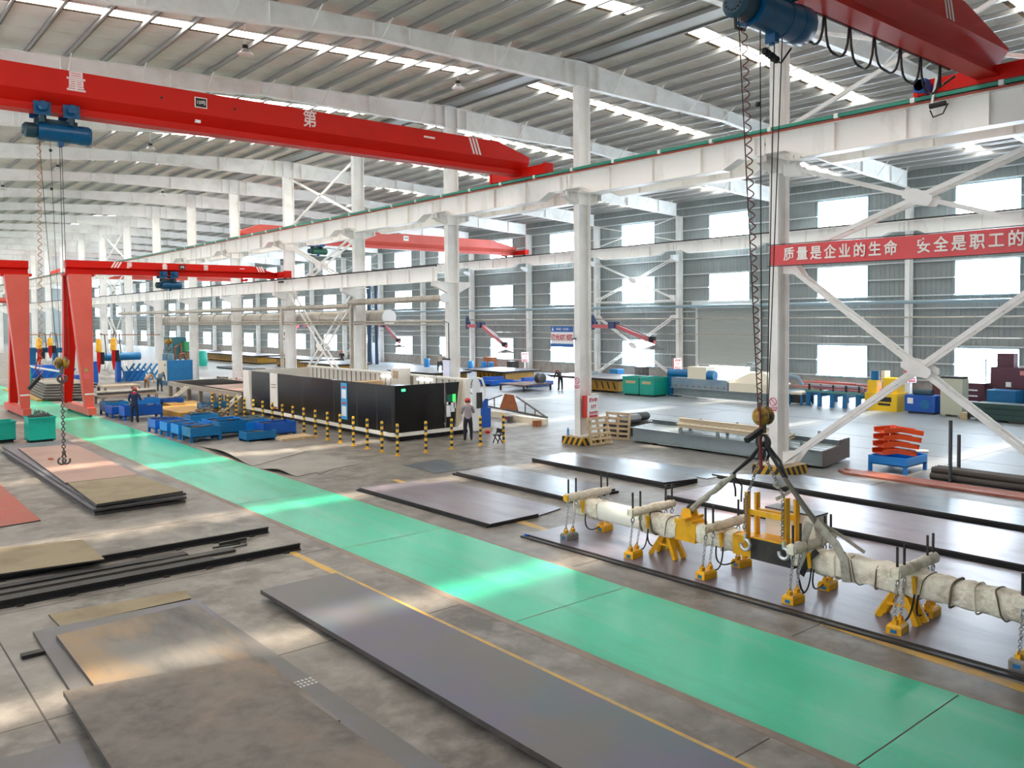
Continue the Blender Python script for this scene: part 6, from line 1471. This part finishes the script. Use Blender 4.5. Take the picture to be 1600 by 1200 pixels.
# ------------------------------------------------------------------ people
def person(lab, loc, rz_, lean, arms, legs, top, trousers, helmet=None, collar=None, hair='#2a211c', head_nod=.15, shoes='#2b211d', s=1.0, skin='#b98a70'):
    """one continuous body grown over joints; facing +Y; lean = forward bend of the trunk at the hips"""
    hipz = .93*s
    def bend(x, y, z):
        y0, z0 = y, z-hipz; c, q = math.cos(lean), math.sin(lean)
        return Vector((x*1.0, y0*c + z0*q, hipz + z0*c - y0*q))
    J = {}; E = []; R = {}
    def j(n, p, r): J[n] = Vector(p); R[n] = r
    j('pel', (0, 0, hipz), .165*s); j('waist', bend(0, 0, 1.10*s), .155*s); j('chest', bend(0, .01, 1.30*s), .18*s); j('nb', bend(0, 0, 1.45*s), .085*s)
    j('neck', bend(0, .02, 1.52*s), .052*s)
    hc = bend(0, .03+head_nod*.2, 1.60*s); j('head', hc, .085*s); j('crown', hc + (bend(0, .05+head_nod*.3, 1.72*s)-bend(0, .03+head_nod*.2, 1.60*s)), .075*s)
    E += [('pel','waist'),('waist','chest'),('chest','nb'),('nb','neck'),('neck','head'),('head','crown')]
    for i, sd_ in ((0, -1), (1, 1)):
        k = 'lr'[i]
        sh = bend(sd_*.19*s, 0, 1.42*s); j('sh'+k, sh, .08*s)
        el = sh + Vector(arms[i][0])*.29*s; wr = el + Vector(arms[i][1])*.25*s; hd = wr + Vector(arms[i][1])*.07*s
        j('el'+k, el, .056*s); j('wr'+k, wr, .031*s); j('hd'+k, hd, .036*s)
        E += [('nb','sh'+k),('sh'+k,'el'+k),('el'+k,'wr'+k),('wr'+k,'hd'+k)]
        hp = Vector((sd_*.095*s, 0, hipz-.06)); kn = hp + Vector(legs[i][0])*.42*s; an = kn + Vector(legs[i][1])*.41*s
        an.z = max(an.z, .075); j('hp'+k, hp, .115*s); j('kn'+k, kn, .078*s); j('an'+k, an, .056*s); j('toe'+k, an+Vector((sd_*.03, .16, -.03)), .038*s); j('heel'+k, an+Vector((0, -.04, -.03)), .042*s)
        E += [('pel','hp'+k),('hp'+k,'kn'+k),('kn'+k,'an'+k),('an'+k,'toe'+k),('an'+k,'heel'+k)]
    names = list(J); me = bpy.data.meshes.new('skel'); me.from_pydata([J[n] for n in names], [(names.index(a), names.index(b)) for a, b in E], [])
    ob = bpy.data.objects.new('skel', me); COL.objects.link(ob)
    md = ob.modifiers.new('skin', 'SKIN'); md.use_smooth_shade = True
    sv = me.skin_vertices[0].data
    for i, n in enumerate(names): sv[i].radius = (R[n], R[n]*(.78 if n in ('waist', 'chest', 'pel') else 1)); sv[i].use_root = (n == 'pel')
    sb = ob.modifiers.new('sub', 'SUBSURF'); sb.levels = 2; sb.render_levels = 2
    dg = bpy.context.evaluated_depsgraph_get(); fin = bpy.data.meshes.new_from_object(ob.evaluated_get(dg)); bpy.data.objects.remove(ob)
    ms = [mat('cloth_top_'+top, top, .8), mat('cloth_trousers_'+trousers, trousers, .8), mat('skin_'+skin, skin, .6), mat('shoe_'+shoes, shoes, .6)]
    fin.materials.clear()
    for m_ in ms: fin.materials.append(m_)
    seg = []
    for a, b in E:
        t = 0
        if a in ('nb', 'neck', 'head') and b in ('neck', 'head', 'crown'): t = 2
        if a[:2] == 'wr' or a[:2] == 'el' : t = 2 if a[:2] == 'wr' else 0
        if a[:2] in ('hp', 'kn') or (a == 'pel' and b[:2] == 'hp'): t = 1
        if a[:2] == 'an': t = 3
        seg.append((J[a], J[b], t))
    for p in fin.polygons:
        c = p.center; best = None
        for a, b, t in seg:
            d = b-a; u = max(0, min(1, (c-a).dot(d)/d.length_squared)); q = (c-(a+d*u)).length
            if best is None or q < best[0]: best = (q, t)
        p.material_index = best[1]; p.use_smooth = True
    zmin = min(v.co.z for v in fin.vertices)
    root = thing('person', lab, 'person', (loc[0], loc[1], loc[2]-zmin+.002), 'workers', rz=rz_)
    # fingers, nose and ears join the body mesh
    ex = MB()
    for i in (0, 1):
        k = 'lr'[i]; d = (J['hd'+k]-J['wr'+k]).normalized(); x = d.orthogonal().normalized(); y = d.cross(x)
        for f in range(4):
            o_ = J['hd'+k] + x*(.024*(f-1.5)*s) + d*.012; L_ = (.07, .082, .078, .06)[f]*s
            ex.tube([o_, o_+d*L_*.55, o_+d*L_*.9+y*.022*s], [.009*s, .0085*s, .006*s], 6)
        o_ = J['wr'+k] + d*.03*s + x*.03*s; ex.tube([o_, o_+(d+x)*.03*s, o_+d*.065*s+x*.03*s], [.011*s, .01*s, .007*s], 6)
    hd = J['head']; up = (J['crown']-J['head']).normalized(); fr_ = Vector((0, math.cos(lean+head_nod), -math.sin(lean+head_nod)))
    ex.tube([hd+fr_*.085*s+up*.045*s, hd+fr_*.11*s+up*.01*s], [.012*s, .017*s], 6)
    for sd_ in (-1, 1): ex.ball(tuple(hd+Vector((sd_*.09*s, 0, 0))+up*.02), .022*s, 8, 5, (.4, 1, 1.3))
    import bmesh
    b = bmesh.new(); b.from_mesh(fin); n0 = len(b.faces)
    vs = [b.verts.new(v) for v in ex.v]
    for f_ in ex.f:
        try:
            nf = b.faces.new([vs[i] for i in f_]); nf.material_index = 2; nf.smooth = True
        except ValueError: pass
    b.to_mesh(fin); b.free()
    body = bpy.data.objects.new('body', fin); COL.objects.link(body); body.parent = root
    e = MB()
    for sd_ in (-1, 1): e.ball(tuple(hd+fr_*.083*s+up*.05*s+Vector((sd_*.033*s, 0, 0))), .012*s, 8, 5)
    e.obj('eyes', BLACK, root); 
    q = MB().bar(hd+fr_*.092*s-up*.02*s+Vector((-.025*s, 0, 0)), hd+fr_*.092*s-up*.02*s+Vector((.025*s, 0, 0)), .008*s); q.obj('mouth', mat('lips', '#8a4c44', .6), root)
    R3 = Vector((0, 0, 1)).rotation_difference(up).to_matrix()
    def cap(prof, m_, nme, brim=None):
        c_ = MB().lathe(prof, (0, 0, 0), 18)
        if brim: c_.add([(-.07*s, .08*s, .035*s), (.07*s, .08*s, .035*s), (.05*s, .17*s, .02*s), (-.05*s, .17*s, .02*s), (-.07*s, .08*s, .045*s), (.07*s, .08*s, .045*s), (.05*s, .17*s, .028*s), (-.05*s, .17*s, .028*s)], [(3,2,1,0),(4,5,6,7),(0,1,5,4),(1,2,6,5),(2,3,7,6),(3,0,4,7)])
        c_.v = [tuple(R3 @ Vector(v) + hd + up*.02*s) for v in c_.v]; return c_.obj(nme, m_, root, smooth=True)
    cap([(.1*s,-.02*s),(.102*s,.05*s),(.08*s,.115*s),(.03*s,.14*s),(.005*s,.142*s)], mat('hair_'+hair, hair, .9), 'hair')
    if helmet: cap([(.135*s,.03*s),(.125*s,.04*s),(.128*s,.09*s),(.105*s,.145*s),(.05*s,.172*s),(.005*s,.176*s)], mat('helmet_'+helmet, helmet, .35), 'helmet', True)
    if collar:
        c_ = MB().torus(J['nb']+ (J['neck']-J['nb'])*.3, .085*s, .05*s, tuple((J['neck']-J['nb']).normalized()), 16, 8); c_.obj('scarf', mat('scarf_'+collar, collar, .8), root, smooth=True)
    return root
DN = (0, .05, -1)
STAND = [[(-.08, .02, -1), (0, -.02, -1)], [(.08, .02, -1), (0, -.02, -1)]]
person('worker in a grey shirt and red helmet standing at the enclosure door with hands raised', (-3.05, 12.75, 0), -.6, .05, [[(-.25, .25, -.95), (.15, .95, .15)], [(.2, .3, -.9), (-.1, .95, .2)]], STAND, '#9d949b', '#23222b', '#cf2f33')
person('worker in navy overalls with red helmet and red scarf standing by the aisle bins', (-11.62, 29.3, 0), -.5, .06, [[(-.3, .1, -.95), (.3, .75, -.45)], [(.3, .15, -.95), (.1, .9, -.05)]], STAND, '#1a2a4e', '#17223f', '#b9473e', '#c81f45')
person('worker in dark clothes and red helmet bending over the grinding bench', (16.6, 28.0, 0), -.35, .95, [[(-.1, .5, -.85), (.1, .7, -.6)], [(.1, .5, -.85), (-.1, .7, -.6)]], STAND, '#22232b', '#1d1e26', '#d0342f', s=.98)
B2 = [[(-.1, .1, -1), (0, -.08, -1)], [(.1, .14, -1), (0, -.1, -1)]]
person('worker in tan clothes bending over near the blue cabinet', (-5.3, 48.8, 0), -.9, 1.1, [[(0, .35, -.95), (.1, .4, -.9)], [(0, .3, -.95), (0, .4, -.9)]], B2, '#b08d72', '#98795f', None, s=1.0)
person('worker in grey-blue clothes bending beside the one in tan', (-4.75, 47.6, 0), -.7, .95, [[(0, .4, -.9), (.1, .45, -.85)], [(0, .35, -.9), (0, .5, -.85)]], B2, '#4e5f70', '#37424d', None)
person('worker in a pale cap and light shirt crouching among the racks of plates', (13.7, 38.7, 1.02), -.8, .7, [[(-.1, .5, -.8), (.1, .5, -.8)], [(.1, .5, -.8), (-.1, .5, -.8)]], [[(-.2, .85, -.5), (0, -.5, -.85)], [(.2, .85, -.5), (0, -.5, -.85)]], '#9c978c', '#3c3d44', '#e3e0d6')
person('tiny distant worker in dark clothes and orange helmet beyond the X bracing', (20.0, 66, 0), 2.4, .1, [[(-.2, .3, -.9), (.1, .8, -.3)], [(.2, .3, -.9), (-.1, .8, -.3)]], STAND, '#2d3140', '#26272e', '#d9542e')

# ------------------------------------------------------------------ turn lettering into meshes
bpy.context.view_layer.update()
dg = bpy.context.evaluated_depsgraph_get()
for o in [q for q in COL.objects if q.type == 'FONT']:
    me = bpy.data.meshes.new_from_object(o.evaluated_get(dg)); nm_ = o.name.split('.')[0]
    n = bpy.data.objects.new('lettering', me); COL.objects.link(n); n.parent = o.parent
    n.location = o.location; n.rotation_euler = o.rotation_euler; n.scale = o.scale
    cu = o.data; bpy.data.objects.remove(o); bpy.data.curves.remove(cu); n.name = nm_
